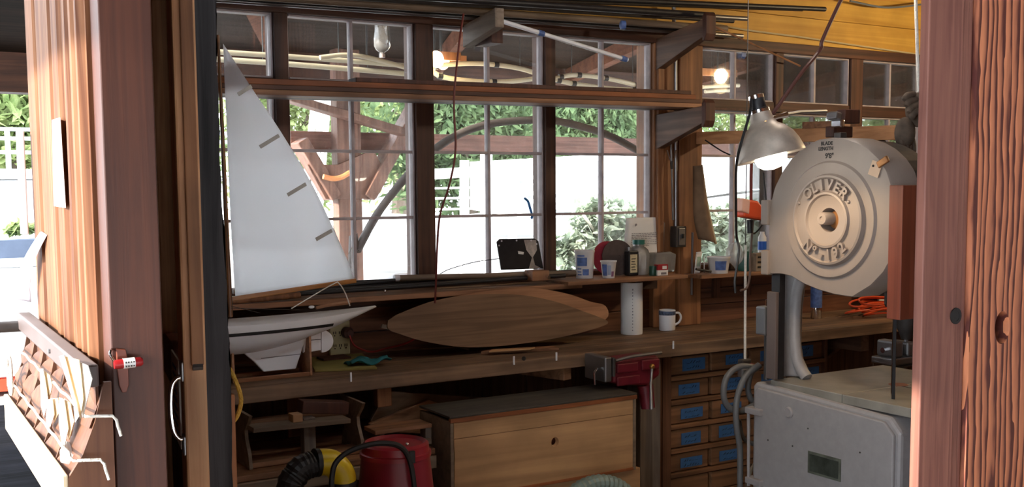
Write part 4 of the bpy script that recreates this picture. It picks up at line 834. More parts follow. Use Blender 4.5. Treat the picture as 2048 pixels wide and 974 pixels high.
# body behind the cover
MB().prism([cen+Uv*(ro*.97*math.cos(a))+Vv*(ro*.97*math.sin(a))-Nv*.132 for a, ro in zip(AN, RO)], (.1, 0, 0)).build('wheel_housing', iron, t)
colp = [bs(*k, 2.92) for k in ((1556, 546), (1600, 552), (1588, 578), (1583, 620), (1581, 690), (1585, 720), (1595, 742), (1603, 753), (1556, 753))]
MB().prism(colp, (.06, 0, 0)).build('frame_column', cast, t, bevel=.006)
MB().tube(curve([bs(*k, 2.93) for k in ((1612, 540), (1600, 562), (1592, 600), (1590, 660), (1592, 705), (1600, 735), (1614, 756))]), .021, 12).build('frame_rib', cast, t, smooth=True)
for y in (690, 702): MB().ball(bs(1560, y, 2.94), .018, 8).build('frame_bolt', brown, t, smooth=True)
a, b = bs(1530, 582), bs(1553, 760); MB().box(XB-.004, XB+.012, b.y+.004, bs(1533, 760).y, b.z, a.z).build('guard_post', paint('brown_steel', (96, 84, 80), .5), t, bevel=.003)
MB().box(XB+.014, XB+.04, b.y+.004, b.y+.045, b.z, bs(1540, 540).z).build('guard_channel', blackp, t)
a, b = bs(1511, 612), bs(1530, 672); MB().box(XB, XB+.06, b.y, a.y, b.z, a.z).build('switch_box', steel, t, bevel=.006)
MB().tube([(XB+.03, b.y+.02, b.z), (XB+.03, b.y+.02, .895)], .011, 10).build('switch_conduit', iron, t, smooth=True)
MB().tube([bs(1527, 600)+Vector((.02, 0, 0)), bs(1527, 612)+Vector((.02, 0, 0))], .008, 8).build('switch_toggle', chrome, t)
# table in two leaves, with slot and insert
ZT = .9
TL = [aZ(*k, ZT) for k in ((1553, 758), (1712, 785), (1742, 726))]
P0, P1 = Vector((2.83, 2.86, 0)), Vector((3.43, 2.90, 0))
def slab(x0, x1, y0, y1, z1, nm): MB().box(x0, x1, y0, y1, z1-.032, z1).build(nm, tabletop, t, bevel=.003)
slab(2.815, 3.42, 2.515, 2.85, .9, 'table_leaf'); slab(2.815, 3.11, 2.12, 2.512, .9, 'table_leaf'); slab(3.113, 3.42, 2.12, 2.512, .9, 'table_leaf')
MB().lathe([(.034, 0), (.034, .0025), (.012, .0025), (0, .0025)], (3.12, 2.53, .8985)).build('table_insert', paint('rusty_insert', (150, 96, 74), .5, .3), t)
MB().box(3.10, 3.104, 2.15, 2.50, .899, .9012).build('table_slot', ink, t)
MB().box(2.9, 3.3, 2.25, 2.8, .80, .868).build('trunnion', iron, t, bevel=.01)
# cabinet base with a clipped upper corner
cab = [bs(1514, 765), bs(1560, 772), bs(1775, 816), bs(1800, 850)]
yl, yr = 2.925, 2.255
poly = [(yl, 0), (yl, .868), (yl-.012, .885), (yl-.05, .885), (2.34, .862), (yr+.045, .862), (yr, .815), (yr, 0)]
MB().prism([(XB, y, z) for y, z in poly], (.5, 0, 0)).build('cabinet', cast, t, bevel=.012)
MB().prism([(XB-.012, y, z) for y, z in [(2.905, .02), (2.905, .85), (2.89, .868), (2.34, .845), (yr+.06, .845), (yr+.02, .805), (yr+.02, .02)]], (.014, 0, 0)).build('cabinet_door', cast, t, bevel=.005)
for y in (822, 962): q = bs(1518, y); MB().box(XB-.03, XB+.01, q.y-.035, q.y+.045, q.z-.012, q.z+.012).build('door_hinge', cast, t, bevel=.004)
MB().tube([bs(1505, 818)-Vector((.02, 0, 0)), bs(1505, 970)-Vector((.02, 0, 0))], .006, 8).build('hinge_rod', cast, t)
q = bs(1583, 824); MB().lathe([(.02, .01), (.02, .016), (.016, .02), (0, .02)], q, Nv).build('door_plug', cast, t, smooth=True)
q = bs(1649, 932, XB-.012); MB().obox(q-Vector((.002, 0, 0)), (.003, .148, .078)).build('name_plate', paint('dark_worn_plate', (92, 96, 86), .45, .2, var=.35, scale=22), t, bevel=.001)
MB().obox(q-Vector((.0042, 0, 0)), (.002, .128, .06)).build('plate_field', paint('dark_green_plate', (58, 64, 58), .4, .2, var=.4, scale=30), t)
for x, y in ((1616, 857), (1585, 892), (1536, 880), (1720, 905)): MB().ball(bs(x, y, XB-.012), .003, 6).build('door_screw', ink, t)
MB().lathe([(.03, 0), (.03, .02), (.02, .03), (.02, .09), (0, .09)], (XB+.08, yr, .73), (0, -1, 0)).build('hand_knob', chrome, t, smooth=True)
# blade and its wooden guard
q = aY(1790, 700, 2.36); MB().box(q.x-.0006, q.x+.0006, 2.356, 2.368, .85, 1.25).build('blade', blackp, t)
MB().box(q.x-.001, q.x+.001, 2.3685, 2.372, .9, 1.25).build('blade_teeth', chrome, t)
a = aY(1805, 640, 2.262); MB().box(2.79, 2.885, 2.262, 2.315, a.z, 1.605).build('blade_guard', redw, t, bevel=.002)
MB().box(2.886, 2.92, 2.268, 2.315, a.z+.02, 1.59).build('guard_backing', redw_d, t, bevel=.002)
MB().tube(curve([bs(1822, 380, 2.9), bs(1825, 430, 2.9), bs(1818, 450, 2.9), bs(1828, 470, 2.9)]), .008, 8).build('guard_rope', ropew, t)
# ------------------------------------------------------------------ clamp lamp
ax = (UP*.963-RT*.235+FW*-.0).normalized(); rc = ray(1541, 312); rc = CAM+rc*(2.6/rc.y)
t = thing('clamp_lamp', 'aluminium clamp lamp with lit bulb hanging before the bandsaw', 'lamp', rc)
alu = paint('spun_aluminium', (182, 170, 156), .42, .25, var=.15, scale=30)
K = .114
MB().lathe([(K, -.004), (K*1.0, .0), (K*.965, .013), (K*.9, .038), (K*.78, .066), (K*.58, .09), (K*.42, .102), (K*.34, .118), (K*.30, .145), (K*.27, .145), (K*.31, .116), (K*.39, .1), (K*.55, .087), (K*.75, .063), (K*.87, .036), (K*.935, .011), (K*.98, -.003)], rc, ax, 48).build('shade', alu, t, smooth=True)
MB().lathe([(.033, .14), (.033, .158), (.025, .16), (.025, .2), (.02, .206), (0, .206)], rc, ax).build('socket', blackp, t, smooth=True)
MB().lathe([(.0335, .144), (.0335, .155)], rc, ax).build('socket_ring', chrome, t, smooth=True); MB().lathe([(.0255, .192), (.0255, .204), (.014, .207), (0, .207)], rc, ax).build('socket_cap', chrome, t, smooth=True)
bl = MB().lathe([(.0, -.045), (.03, -.04), (.048, -.025), (.055, .0), (.048, .03), (.028, .06), (.02, .085), (0, .086)], rc, ax).build('bulb', emit('lamp_bulb', (255, 244, 224), 14), t, smooth=True)
MB().lathe([(.004, 0), (.004, .006), (0, .006)], rc+ax*.108-FW*.037-RT*.0, -FW).build('vent_glow', emit('vent_glow', (255, 170, 90), 3), t)
ld = bpy.data.lights.new('lamp_light', 'SPOT'); ld.energy = 5.5; ld.color = (1, .72, .42); ld.spot_size = math.radians(150); ld.spot_blend = .5; ld.shadow_soft_size = .05
lo = bpy.data.objects.new('lamp_light', ld); C.objects.link(lo); lo.location = rc-ax*.055; lo.rotation_euler = (ax).to_track_quat('Z', 'Y').to_euler(); lo.parent = t; lo.matrix_parent_inverse = world_of(t).inverted()
def lp(x, y, k=2.6): r_ = ray(x, y); return CAM+r_*(k/r_.y)
MB().tube([lp(1538, 238), lp(1556, 233), lp(1572, 229)], [.009, .008, .012], 10).build('swivel', chrome, t, smooth=True); MB().tube([lp(1572, 229), lp(1600, 224, 2.65), lp(1652, 222, 2.73)], .006, 8).build('clamp_arm', steel, t)
cl = lp(1668, 232, 2.75); MB().obox(cl, (.03, .05, .028), (0, .2, 0)).build('clamp_jaw', steel, t, bevel=.006); MB().obox(cl+Vector((.01, -.01, -.028)), (.02, .05, .03)).build('clamp_jaw', chrome, t, bevel=.006)
MB().tube(curve([rc+ax*.2-RT*.015, lp(1500, 225), lp(1484, 280), lp(1473, 330, 2.64), lp(1472, 400, 2.74), lp(1473, 470, 2.84), lp(1478, 500, 2.84), lp(1470, 560, 2.84), lp(1471, 586, 2.84)]), .0045, 8).build('cord', black, t, smooth=True)
tag(MB().obox(cl+Vector((.075, 0, .0)), (.08, .04, .05)).obox(cl+Vector((.05, .02, -.055)), (.1, .04, .04)).build('wood_block', redw_d, bevel=.003), 'dark wooden block gripped by the lamp clamp', 'block')
# orange power tap hung on its cord, rope and pulley, coiled hose
def tp(x, y): return aY(x, y, 3.05)
p = tp(1494, 422); t = thing('power_tap', 'orange three-way power tap hanging by a red cord beside the lamp', 'power tap', p)
MB().prism([tp(1482, 398)-Vector((0, .03, 0)), tp(1506, 402)-Vector((0, .03, 0)), tp(1522, 420)-Vector((0, .03, 0)), tp(1521, 441)-Vector((0, .03, 0)), tp(1478, 434)-Vector((0, .03, 0))], (0, .055, 0)).build('body', orange, t, bevel=.008)
MB().prism([tp(1473, 396)-Vector((0, .035, 0)), tp(1488, 400)-Vector((0, .035, 0)), tp(1486, 428)-Vector((0, .035, 0)), tp(1472, 422)-Vector((0, .035, 0))], (0, .04, 0)).build('clear_cover', paint('peach_cover', (236, 178, 150), .4), t, bevel=.004)
MB().tube(curve([tp(1502, 404), tp(1502, 360), tp(1503, 300), tp(1500, 268), tp(1512, 255), lp(1530, 242, 2.66)]), .006, 8).build('cord', darkred, t, smooth=True)
MB().tube([tp(1499, 440), tp(1500, 466)], .011, 10).build('plug', black, t, smooth=True)
MB().tube(curve([tp(1500, 464), tp(1510, 466), tp(1524, 450), tp(1530, 430), tp(1532, 400), tp(1527, 345)]), .003, 6).build('lamp_lead', black, t, smooth=True)
MB().tube(curve([tp(1506, 440), tp(1503, 480), tp(1500, 520), tp(1500, 550), tp(1494, 575), tp(1481, 581)]), .0045, 8).build('lower_lead', paint('grey_brown_lead', (92, 74, 66), .5), t, smooth=True)
def tr(x, y): return aY(x, y, 3.13)
t = thing('white_pull_rope', 'thin white rope hanging down to a dark pulley block above the coiled hose', 'rope', tr(1490, 520))
MB().tube([tr(1491, 490), tr(1490.5, 600), tr(1490, 718)], .005, 8).build('rope', ropew, t, smooth=True); MB().obox(tr(1489, 724), (.05, .03, .025)).build('pulley_block', iron, t, bevel=.006)
MB().tube([tr(1491, 491), Vector((tr(1491, 490).x, 3.13, 2.95))], .002, 8).build('upper_line', iron, t)
hose = paint('grey_rubber_hose', (96, 96, 96), .5)
t = thing('coiled_hose', 'grey rubber cable coiled at the left edge of the bandsaw cabinet', 'cable', tp(1490, 780))
MB().tube(curve([tp(*k) for k in ((1512, 735), (1480, 733), (1455, 752), (1447, 785), (1455, 812), (1478, 822), (1505, 812), (1524, 795))]), .012, 10).build('loop', hose, t, smooth=True)
MB().tube(curve([aY(x, y, 3.02) for x, y in ((1518, 730), (1493, 750), (1477, 785), (1472, 820), (1474, 860), (1480, 900), (1480, 980))]), .012, 10).build('loop', hose, t, smooth=True)
MB().tube(curve([aY(x, y, 3.08) for x, y in ((1520, 731), (1503, 745), (1496, 775), (1503, 800), (1520, 805))]), .012, 10).build('loop', hose, t, smooth=True)
MB().tube(curve([aY(x, y, 3.08) for x, y in ((1478, 840), (1486, 875), (1510, 890))]), .009, 8).build('tail', hose, t, smooth=True)
MB().tube([tp(1500, 728), tp(1512, 730), tp(1520, 728)], .004, 6).build('red_tie', redpl, t); MB().obox(tp(1486, 745), (.035, .03, .035)).build('shackle', steel, t, bevel=.006)
MB().tube(curve([aY(x, y, 3.06) for x, y in ((1524, 905), (1505, 935), (1494, 965), (1492, 990))]), .007, 8).build('lower_lead', paint('tan_lead', (120, 104, 84), .5), t, smooth=True)
# ================================================================== under the bench
t = thing('drawer_cabinet', 'dark wooden cabinet of small drawers with blue tape labels under the bench', 'cabinet', (3.6, 4.0, 0))
DX0, DX1, DY = 3.10, 4.2, 3.85
m = MB(); m.box(DX0, DX0+.022, DY, 4.25, 0, .845).box(DX0+.022, DX0+.072, DY-.004, DY+.03, 0, .845).box(DX0, DX1, DY-.004, 4.25, .833, .844).box(DX0+.07, DX1, DY+.3, DY+.31, 0, .83).box(DX1-.02, DX1, DY, 4.25, 0, .83); m.build('carcass', cab_z, t, bevel=.002)
cw, rh, z0 = .24, .115, .824
m = MB()
for r_ in range(8): m.box(DX0+.07, DX1-.02, DY-.006, DY+.02, z0-(r_+1)*rh, z0-(r_+1)*rh+.02)
m.build('shelf_rails', drawer_x, t, bevel=.002)
Rn = random.Random(5)
for r_ in range(7):
    for c_ in range(4):
        x = DX0+.072+c_*(cw+.012); zt = z0-r_*rh-.006; zb = zt-rh+.03
        dr = MB().box(x+.004, x+cw-.002, DY+.002+Rn.random()*.01, DY+.25, zb, zt).build('drawer', drawer_x, t, bevel=.004)
        if r_ < 5 or c_ > 1:
            w = Rn.uniform(.10, .15); h_ = Rn.uniform(.045, .06); cx = x+cw/2+Rn.uniform(-.02, .02); cz = (zb+zt)/2+Rn.uniform(-.004, .004)
            tl = MB().box(cx-w/2, cx+w/2, DY-.001, DY+.001, cz-h_/2, cz+h_/2).build('tape_label', tape, dr)
            mm = MB()
            for q in range(2):
                xx = cx-w*.32
                while xx < cx+w*.28: e = Rn.uniform(.006, .016); mm.bar((xx, DY-.0015, cz+.012-q*.024-.006), (xx+e, DY-.0015, cz+.012-q*.024+Rn.uniform(-.006, .007)), .0008, .0035, (0, 1, 0)); xx += e+.006
            mm.build('scrawl', ink, dr)
t = thing('bench_vise', 'red bench vise with steel jaws bolted to the bench front', 'vise', (2.75, 3.66, .8))
vr = paint('red_vise', (104, 24, 36), .45, var=.2, scale=20)
MB().prism([(2.66, 3.60, .88), (2.90, 3.60, .885), (2.91, 3.60, .80), (2.84, 3.60, .76), (2.70, 3.60, .775), (2.655, 3.60, .79)], (0, .14, 0)).build('body', vr, t, bevel=.012)
for a in ((2.67, 2.78, .83, .87), (2.80, 2.895, .83, .875), (2.67, 2.79, .775, .815)): MB().box(a[0], a[1], 3.588, 3.602, a[2], a[3]).build('casting_panel', vr, t, bevel=.005)
MB().box(2.60, 2.635, 3.58, 3.73, .80, .905).build('jaw', steel, t, bevel=.006); MB().box(2.64, 2.655, 3.58, 3.73, .82, .9).build('jaw', iron, t, bevel=.004)
MB().tube(curve([(2.66, 3.59, .885), (2.75, 3.585, .897), (2.9, 3.585, .90)]), .007, 8).build('top_bar', steel, t, smooth=True)
MB().tube([(2.83, 3.56, .845), (2.80, 3.53, .78), (2.78, 3.5, .68)], [.006, .006, .009], 10).build('handle', steel, t, smooth=True); MB().ball((2.83, 3.56, .85), .012, 8).build('handle_end', brass, t, smooth=True)
MB().tube([(2.59, 3.62, .855), (2.57, 3.615, .84), (2.57, 3.61, .79)], .005, 8).build('lever', chrome, t, smooth=True); MB().lathe([(.035, 0), (.03, .1), (0, .1)], (2.84, 3.62, .76), (.1, -.1, -1)).build('screw_boss', vr, t, smooth=True)
# chest
YC = 3.5; cf = [aY(*k, YC) for k in ((900, 836), (1272, 790), (1277, 938))]
cx0, cx1, cz1 = cf[0].x, cf[1].x, .755; cz0 = .438
t = thing('plywood_chest', 'long plywood chest with a finger hole in its front and a grey lid', 'chest', ((cx0+cx1)/2, 3.65, cz0))
hole = aY(1110, 884, YC)
def front():
    m = holed_board(cx0+.016, cx1-.016, YC, YC+.018, cz0+.012, cz1-.083, [(hole.x, hole.z, .0175, .019)], .018, True); m.box(cx0+.016, cx1-.016, YC, YC+.018, cz1-.081, cz1-.02); return m
hole_z = hole.z
front().build('front_panel', chest_x, t)
for a in (cx0, cx1-.014): MB().box(a, a+.014, YC-.002, YC+.255, cz0, cz1-.014).build('end_panel', grey_x, t, bevel=.002)
m = MB(); m.box(cx0, cx1+.004, YC-.004, YC+.012, cz1-.02, cz1-.003); m.box(cx0+.014, cx1-.014, YC-.004, YC+.01, cz0, cz0+.012); m.build('edging', chest_edge, t, bevel=.002)
MB().box(cx0-.003, cx1+.004, YC-.002, YC+.255, cz1-.003, cz1+.006).build('lid', chest_top, t, bevel=.002)
MB().box(cx0+.014, cx1-.014, YC+.235, YC+.255, cz0, cz1-.02).build('back_panel', grey_x, t); MB().box(cx0+.02, cx1-.02, YC+.04, YC+.05, cz0+.02, cz1-.03).build('inner_panel', redw, t)
tag(MB().box(cx0+.02, cx1+.04, YC+.02, YC+.25, .0, .436).build('lower_box', chest_x, bevel=.004), 'plain wooden box supporting the plywood chest', 'box')
t = thing('ribbed_hose', 'pale green ribbed hose curving on the floor before the chest', 'hose', (2.5, 3.15, 0))
hc = [(aY(x, y, 3.2)) for x, y in ((1130, 1010), (1152, 985), (1185, 968), (1220, 968), (1250, 985), (1262, 1010))]
P = curve(hc, 8); m = MB(); m.tube(P, [.03+.004*(i % 2) for i in range(len(P))], 14); m.build('hose', paint('pale_green_hose', (120, 136, 128), .5), t)
m = MB(); m.tube([hc[0], hc[0]+Vector((-.05, .0, -.2)), (hc[0].x-.05, 3.2, 0)], .03, 12); m.build('hose_end', hose, t, smooth=True)
t2 = MB().tube([hc[-1], (hc[-1].x+.03, 3.2, 0)], .03, 12).build('hose_tail', hose, t, smooth=True)
# barrel with lid, black hose, yellow elbow
b = Vector((1.47, 3.2, 0)); t = thing('red_barrel', 'red plastic barrel with latched lid under the bench', 'barrel', b)
MB().lathe([(.14, 0), (.135, .3), (.124, .62), (.112, .742), (0, .742)], b, n=40).build('body', redpl, t, smooth=True)
MB().lathe([(.118, .728), (.118, .742), (.112, .745), (.110, .768), (.1, .775), (.09, .765), (0, .768)], b, n=40).build('lid', paint('red_lid', (146, 30, 42), .35, var=.05), t, smooth=True)
MB().tube([b+Vector((.11*math.cos(a), .11*math.sin(a), .738)) for a in [2*PI*k/40 for k in range(40)]], .003, 6, True).build('rim_wire', paint('pale_rim', (196, 140, 140), .4), t)
MB().obox(b+Vector((.005, -.116, .745)), (.02, .012, .04)).build('latch', black, t, bevel=.003); MB().ball(b+Vector((-.005, -.1, .785)), .006, 8).build('latch_pin', chrome, t, smooth=True)
tag(MB().tube(curve([aY(x, y, 3.06) for x, y in ((664, 990), (664, 955), (672, 925), (700, 902), (745, 888), (785, 888), (808, 900), (822, 930), (830, 985))]), .009, 8).build('black_hose', black, smooth=True), 'black hose looping over the red barrel lid', 'hose')
P = curve([aY(x, y, 3.15) for x, y in ((636, 925), (655, 924), (672, 932), (684, 950), (686, 962))], 6)
t = thing('duct_elbow', 'shiny yellow duct elbow with black hose ends', 'duct', P[-1])
MB().tube(P, .042, 20).build('elbow', yel, t, smooth=True)
d0 = (P[0]-P[1]).normalized(); MB().tube([P[0]-d0*.002, P[0]+d0*.012], .045, 20).build('clamp_band', black, t, smooth=True); MB().tube([P[-1], P[-1]+Vector((0, 0, -.012))], .045, 20).build('clamp_band', black, t, smooth=True)
P2 = curve([P[0]+d0*.01, P[0]+d0*.07+Vector((0, 0, -.03)), P[0]+d0*.1+Vector((0, 0, -.15)), Vector((P[0].x-.1, 3.15, 0))], 10); MB().tube(P2, [.04+.003*(i % 2) for i in range(len(P2))], 16).build('black_duct', black, t)
MB().tube([P[-1]+Vector((0, 0, -.012)), Vector((P[-1].x, P[-1].y, 0))], .04, 18).build('lower_duct', blackp, t, smooth=True)
# low shelf, boat cradle, planks, crate
t = thing('low_shelf', 'rough wooden shelf close to the floor under the bench', 'shelf', (1.3, 3.7, .6))
MB().box(.64, 1.80, 3.56, 4.2, .612, .634).build('shelf_board', plank_x, t, bevel=.003); MB().box(.64, 1.80, 3.55, 3.575, .56, .61).build('front_rail', grey_x, t, bevel=.003)
for x in (.7, 1.74): MB().box(x, x+.04, 3.57, 3.61, 0, .612).build('leg', grey_z, t); MB().box(x, x+.04, 4.15, 4.19, 0, .612).build('leg', grey_z, t)
t = thing('boat_cradle', 'wooden boat cradle with two curved end boards on the low shelf', 'cradle', (1.32, 3.75, .635))
def endb(x, y0, w): # waisted end board
    pts = [(0, .0), (-.006, .05), (-.02, .1), (-.022, .13), (-.005, .165), (.004, .19)]; L = [(x, y0-dy*2.2-.0, .636+z) for dy, z in pts]; Rr = [(x, y0+w+dy*2.2, .636+z) for dy, z in pts][::-1]
    return MB().prism(L+Rr, (.012, 0, 0))
endb(1.108, 3.62, .2).build('end_board', grey_x, t); endb(1.53, 3.62, .2).build('end_board', grey_x, t)
MB().box(1.118, 1.535, 3.63, 3.72, .636, .655).build('bottom_board', plank_x, t, bevel=.002); MB().box(1.118, 1.535, 3.78, 3.82, .75, .775).build('stretcher', plank_x, t, bevel=.002)
A, B = aY(500, 857, 3.62), aY(693, 838, 3.62); MB().bar(A, B, .08, .017).build('top_board', grey_x, t, bevel=.002); q = aY(620, 870, 3.62); MB().box(q.x-.022, q.x+.022, 3.62, 3.66, .655, A.z+.012).build('upright', grey_z, t, bevel=.002)
q = aY(596, 838, 3.6); MB().box(q.x-.018, q.x+.018, 3.6, 3.65, q.z-.012, q.z+.016).build('peg', chest_x, t, bevel=.002)
tag(MB().bar(aY(600, 822, 3.68)+Vector((0,0,.018)), aY(692, 824, 3.68)+Vector((0,0,.018)), .06, .045).build('dark_board', redw_d, bevel=.003), 'short dark board lying on top of the boat cradle', 'board')
for i, (pts, mat, lab) in enumerate(((((772, 782), (985, 797), (1010, 815), (870, 830), (742, 842)), grey_x, 'upper weathered plank leaning behind the red barrel'), (((740, 848), (858, 800), (900, 815), (900, 850), (845, 868), (745, 862)), plank_x, 'lower weathered plank leaning behind the red barrel'))):
    P = [aP(*k, (1.6, 3.82-.03*i, 0), (-.2, 1, 0)) for k in pts]; tag(MB().prism(P, (0, .022, 0)).build('leaning_plank', mat, bevel=.003), lab, 'plank', 'planks leaning under the bench')
x0, x1 = aY(842, 880, 3.62).x, aY(880, 880, 3.62).x
t = thing('open_crate', 'open wooden crate between the red barrel and the chest', 'crate', (1.7, 3.68, .635))
MB().box(1.60, 1.815, 3.62, 3.64, .636, .66).build('bottom_rail', grey_x, t, bevel=.002); MB().box(1.79, 1.815, 3.62, 3.66, .66, .70).build('post', grey_z, t, bevel=.002); MB().box(1.60, 1.62, 3.62, 3.66, .66, .70).build('post', grey_z, t, bevel=.002); MB().box(1.58, 1.815, 3.615, 3.72, .70, .716).build('top_board', plank_x, t, bevel=.003)
# ================================================================== entrance: door leaf, timber, rack of papers
t = thing('glazed_door', 'narrow glazed door leaf with a steel pull handle standing open', 'door', (.42, 1.75, 0))
e0, e1 = Vector((.4315, 1.75, 0)), Vector((.514, 2.28, 0)); dr = (e1-e0).normalized(); nr = Vector((-dr.y, dr.x, 0)); Md = Matrix((dr, nr, Vector((0, 0, 1)))).transposed()
def db(s0, s1, n0, n1, z0, z1): c = e0+dr*(s0+s1)/2+nr*(n0+n1)/2; return MB().obox((c.x, c.y, (z0+z1)/2), (s1-s0, n1-n0, z1-z0), Md)
L_d = (e1-e0).length; zr = 1.32
door_w = wood('door_stile', (184, 128, 86), (226, 174, 128), 'z', fine=40, bump=.2)
db(0, .09, -.036, 0, .05, 2.45).build('stile', door_w, t, bevel=.004)
db(L_d-.09, L_d, -.036, 0, .05, 2.45).build('stile', door_w, t, bevel=.004)
db(.09, L_d-.09, -.036, -.002, 1.24, zr).build('rail', redw, t, bevel=.004); db(.09, L_d-.09, -.036, -.002, 2.36, 2.45).build('rail', redw, t, bevel=.004)
db(.09, L_d-.09, -.034, -.012, .05, 1.24).build('panel', siding_z, t)
db(.085, L_d-.085, -.024, -.02, zr-.005, 2.365).build('pane', glass('door_pane', dust=.04, gloss=1), t)
db(-.007, 0, -.032, -.012, zr, 2.45).build('edge_bead', orange_z, t, bevel=.002)
bx = db(.06, .2, 0, .003, 1.17, 1.32).build('notice', paper, t)
m = MB()
for k in range(9): c = e0+dr*.13+nr*.0036; m.obox((c.x, c.y, 1.30-k*.014), (.07, .0008, .005), Md)
m.build('notice_print', paint('notice_blue', (110, 140, 190), .7), t)
hp_ = lambda s, n, z: e0+dr*s+nr*n+Vector((0, 0, z))
MB().tube(curve([hp_(.012, .002, 1.30), hp_(.012, .010, 1.298), hp_(.012, .018, 1.285), hp_(.012, .021, 1.25), hp_(.012, .018, 1.215), hp_(.012, .010, 1.2), hp_(.012, .002, 1.198)], 5), .0045, 10).build('handle', chrome, t, smooth=True)
for z in (1.31, 1.188): db(.0, .03, 0, .004, z-.016, z+.016).build('handle_plate', steel, t, bevel=.002)
MB().tube([hp_(-.004, -.014, 1.318), hp_(-.004, -.03, 1.318)], .006, 8).build('latch', iron, t)
# blackened timber beside the door leaf
m = MB(); R = random.Random(2)
def tim(u, v):
    z = 2.7*v; a = 2*PI*u; c = .5400+.006*math.sin(3*v)+.008*v*0; w = .0255+.004*math.sin(17*v)+.0025*R.uniform(-1, 1)*(1 if 0 < u < 1 else 0)
    return Vector((c+w*max(-.8, min(.8, 1.4*math.cos(a)))*1.1, 2.02+.06*max(-.8, min(.8, 1.4*math.sin(a))), z))
m.grid(tim, 20, 90); struct(m.build('wall_blackened_timber', creo, smooth=True))
struct(MB().box(.572, .585, 1.99, 2.1, 0, 1.22).build('trim_7', wood('split_fir', (150, 92, 50), (190, 130, 80), 'z', bump=.4), bevel=.003))
tag(MB().tube(curve([(.588, 2.06, 1.27), (.60, 2.05, 1.245), (.614, 2.05, 1.2), (.606, 2.05, 1.165), (.589, 2.06, 1.14), (.589, 2.06, 1.12), (.591, 2.05, 1.09), (.589, 2.06, 1.06)]), .0045, 8).build('yellow_rope', paint('yellow_rope', (190, 150, 60), .8, bump=.5, scale=200), smooth=True), 'yellow rope looped on the blackened timber', 'rope')
# combination lock and its wooden keeper on the post
t = thing('combination_lock', 'red combination padlock with white dial wheels on the post', 'padlock', (.308, 1.59, 1.36))
lr = paint('lock_red', (150, 30, 34), .35)
MB().lathe([(0, 0), (.006, .0), (.0068, .003), (.0068, .036), (.005, .039), (0, .039)], (.2945, 1.585, 1.357), (1, 0, .04), 20).build('body', lr, t, smooth=True)
MB().lathe([(.0074, .012), (.0074, .028)], (.2945, 1.585, 1.357), (1, 0, .04), 24).build('dials', plast, t)
m = MB()
for i in range(4):
    for j in range(2): m.box(.3085+i*.0036, .3103+i*.0036, 1.5772, 1.5778, 1.3585-j*.0055+i*.0002, 1.361-j*.0055)
m.build('dial_digits', ink, t)
MB().tube(curve([(.295, 1.588, 1.362), (.290, 1.588, 1.372), (.2935, 1.594, 1.378), (.298, 1.6, 1.376)], 4), .0018, 8).build('shackle', chrome, t, smooth=True)
tag(MB().prism([(.300, 1.594, 1.378), (.313, 1.594, 1.376), (.3155, 1.594, 1.36), (.3155, 1.594, 1.325), (.312, 1.594, 1.3145), (.306, 1.594, 1.314), (.302, 1.594, 1.325), (.3005, 1.594, 1.35)], (0, .006, 0)).build('wooden_keeper', redw, bevel=.001), 'small rounded wooden keeper behind the red padlock', 'keeper')
# paper strips on the casing
def strip(pts, label, nm='paper_strip'):
    P = [aX(*k, .274) for k in pts]; tag(MB().prism(P, (-.001, 0, 0)).build(nm, paper), label, 'paper')
strip(((105, 240), (121, 235), (132, 416), (109, 412)), 'narrow white paper strip pinned on the sunlit casing')
P = [aX(*k, .285) for k in ((80, 462), (94, 470))]
q0, q1, q2, q3 = aX(82, 462, .282), aX(94, 470, .282), Vector((.2, 2.24, 1.385)), Vector((.165, 2.30, 1.39)); q2 = aY(62, 604, 2.27); q3 = aY(30, 598, 2.33)
tag(MB().grid(lambda u, v: q0.lerp(q1, u).lerp(q3.lerp(q2, u), v)+Vector((-.012*math.sin(PI*v), 0, 0)), 5, 10).build('hanging_paper', paint('translucent_paper', (214, 204, 214), .8), smooth=True, solid=.0008), 'curled paper hanging from the corner of the casing at the far left', 'paper')
tag(MB().box(.262, .274, 2.27, 2.30, 1.52, 1.72).build('white_edge_strip', white, bevel=.002), 'white strip on the far edge of the casing', 'strip')
tag(MB().tube([(.28, 2.28, 1.342), (-.9, 2.3, 1.35)], .011, 10).build('dark_rail', iron, smooth=True), 'dark metal rail running left from the paper rack', 'rail')
# paper rack: sloped pockets under a dark top bar
t = RK = thing('paper_rack', 'wooden wall rack of diagonal pockets on the entrance casing', 'rack', (.2, 1.95, 1.1))
rkw = wood('rack_ply', (80, 46, 29), (110, 70, 45), 'z', fine=34, bump=.06, blotch=.12)
YN, YF = 1.575, 2.29; XW = .272
MB().bar((XW-.012, YF, 1.352), (XW-.012, YN, 1.345), .024, .032).build('top_bar', paint('dark_bar', (92, 80, 78), .5, var=.2), t, bevel=.003)
for y in (1.70, 1.86): MB().lathe([(.004, 0), (.004, .003), (0, .003)], (XW-.024, y, 1.346), (-1, 0, 0), 10).build('bar_screw', steel, t)
ZB = 1.205; XO = .226
def rk(s, r): # s along the wall 0 far..1 near, r down the slope 0..1
    return Vector((XW-.006-(XW-.006-XO)*r, YF+(YN-YF)*s, 1.335-(1.335-ZB)*r))
MB().prism([(XW+.016, YN, 1.335), (XW+.006, YN, 1.335), (XW-.008, YN, 1.28), (XW-.026, YN, 1.235), (XO, YN, ZB), (XO, YN, ZB-.07), (XW+.016, YN, ZB-.07)], (0, .008, 0)).build('end_panel', rkw, t)
MB().prism([(XW, YF, 1.335), (XW-.006, YF, 1.335), (XW-.02, YF, 1.27), (XO, YF, ZB), (XO, YF, ZB-.07), (XW, YF, ZB-.07)], (0, -.008, 0)).build('end_panel', rkw, t)
MB().box(XW-.004, XW, YN+.01, YF-.01, ZB-.07, 1.335).build('back_panel', rkw, t)
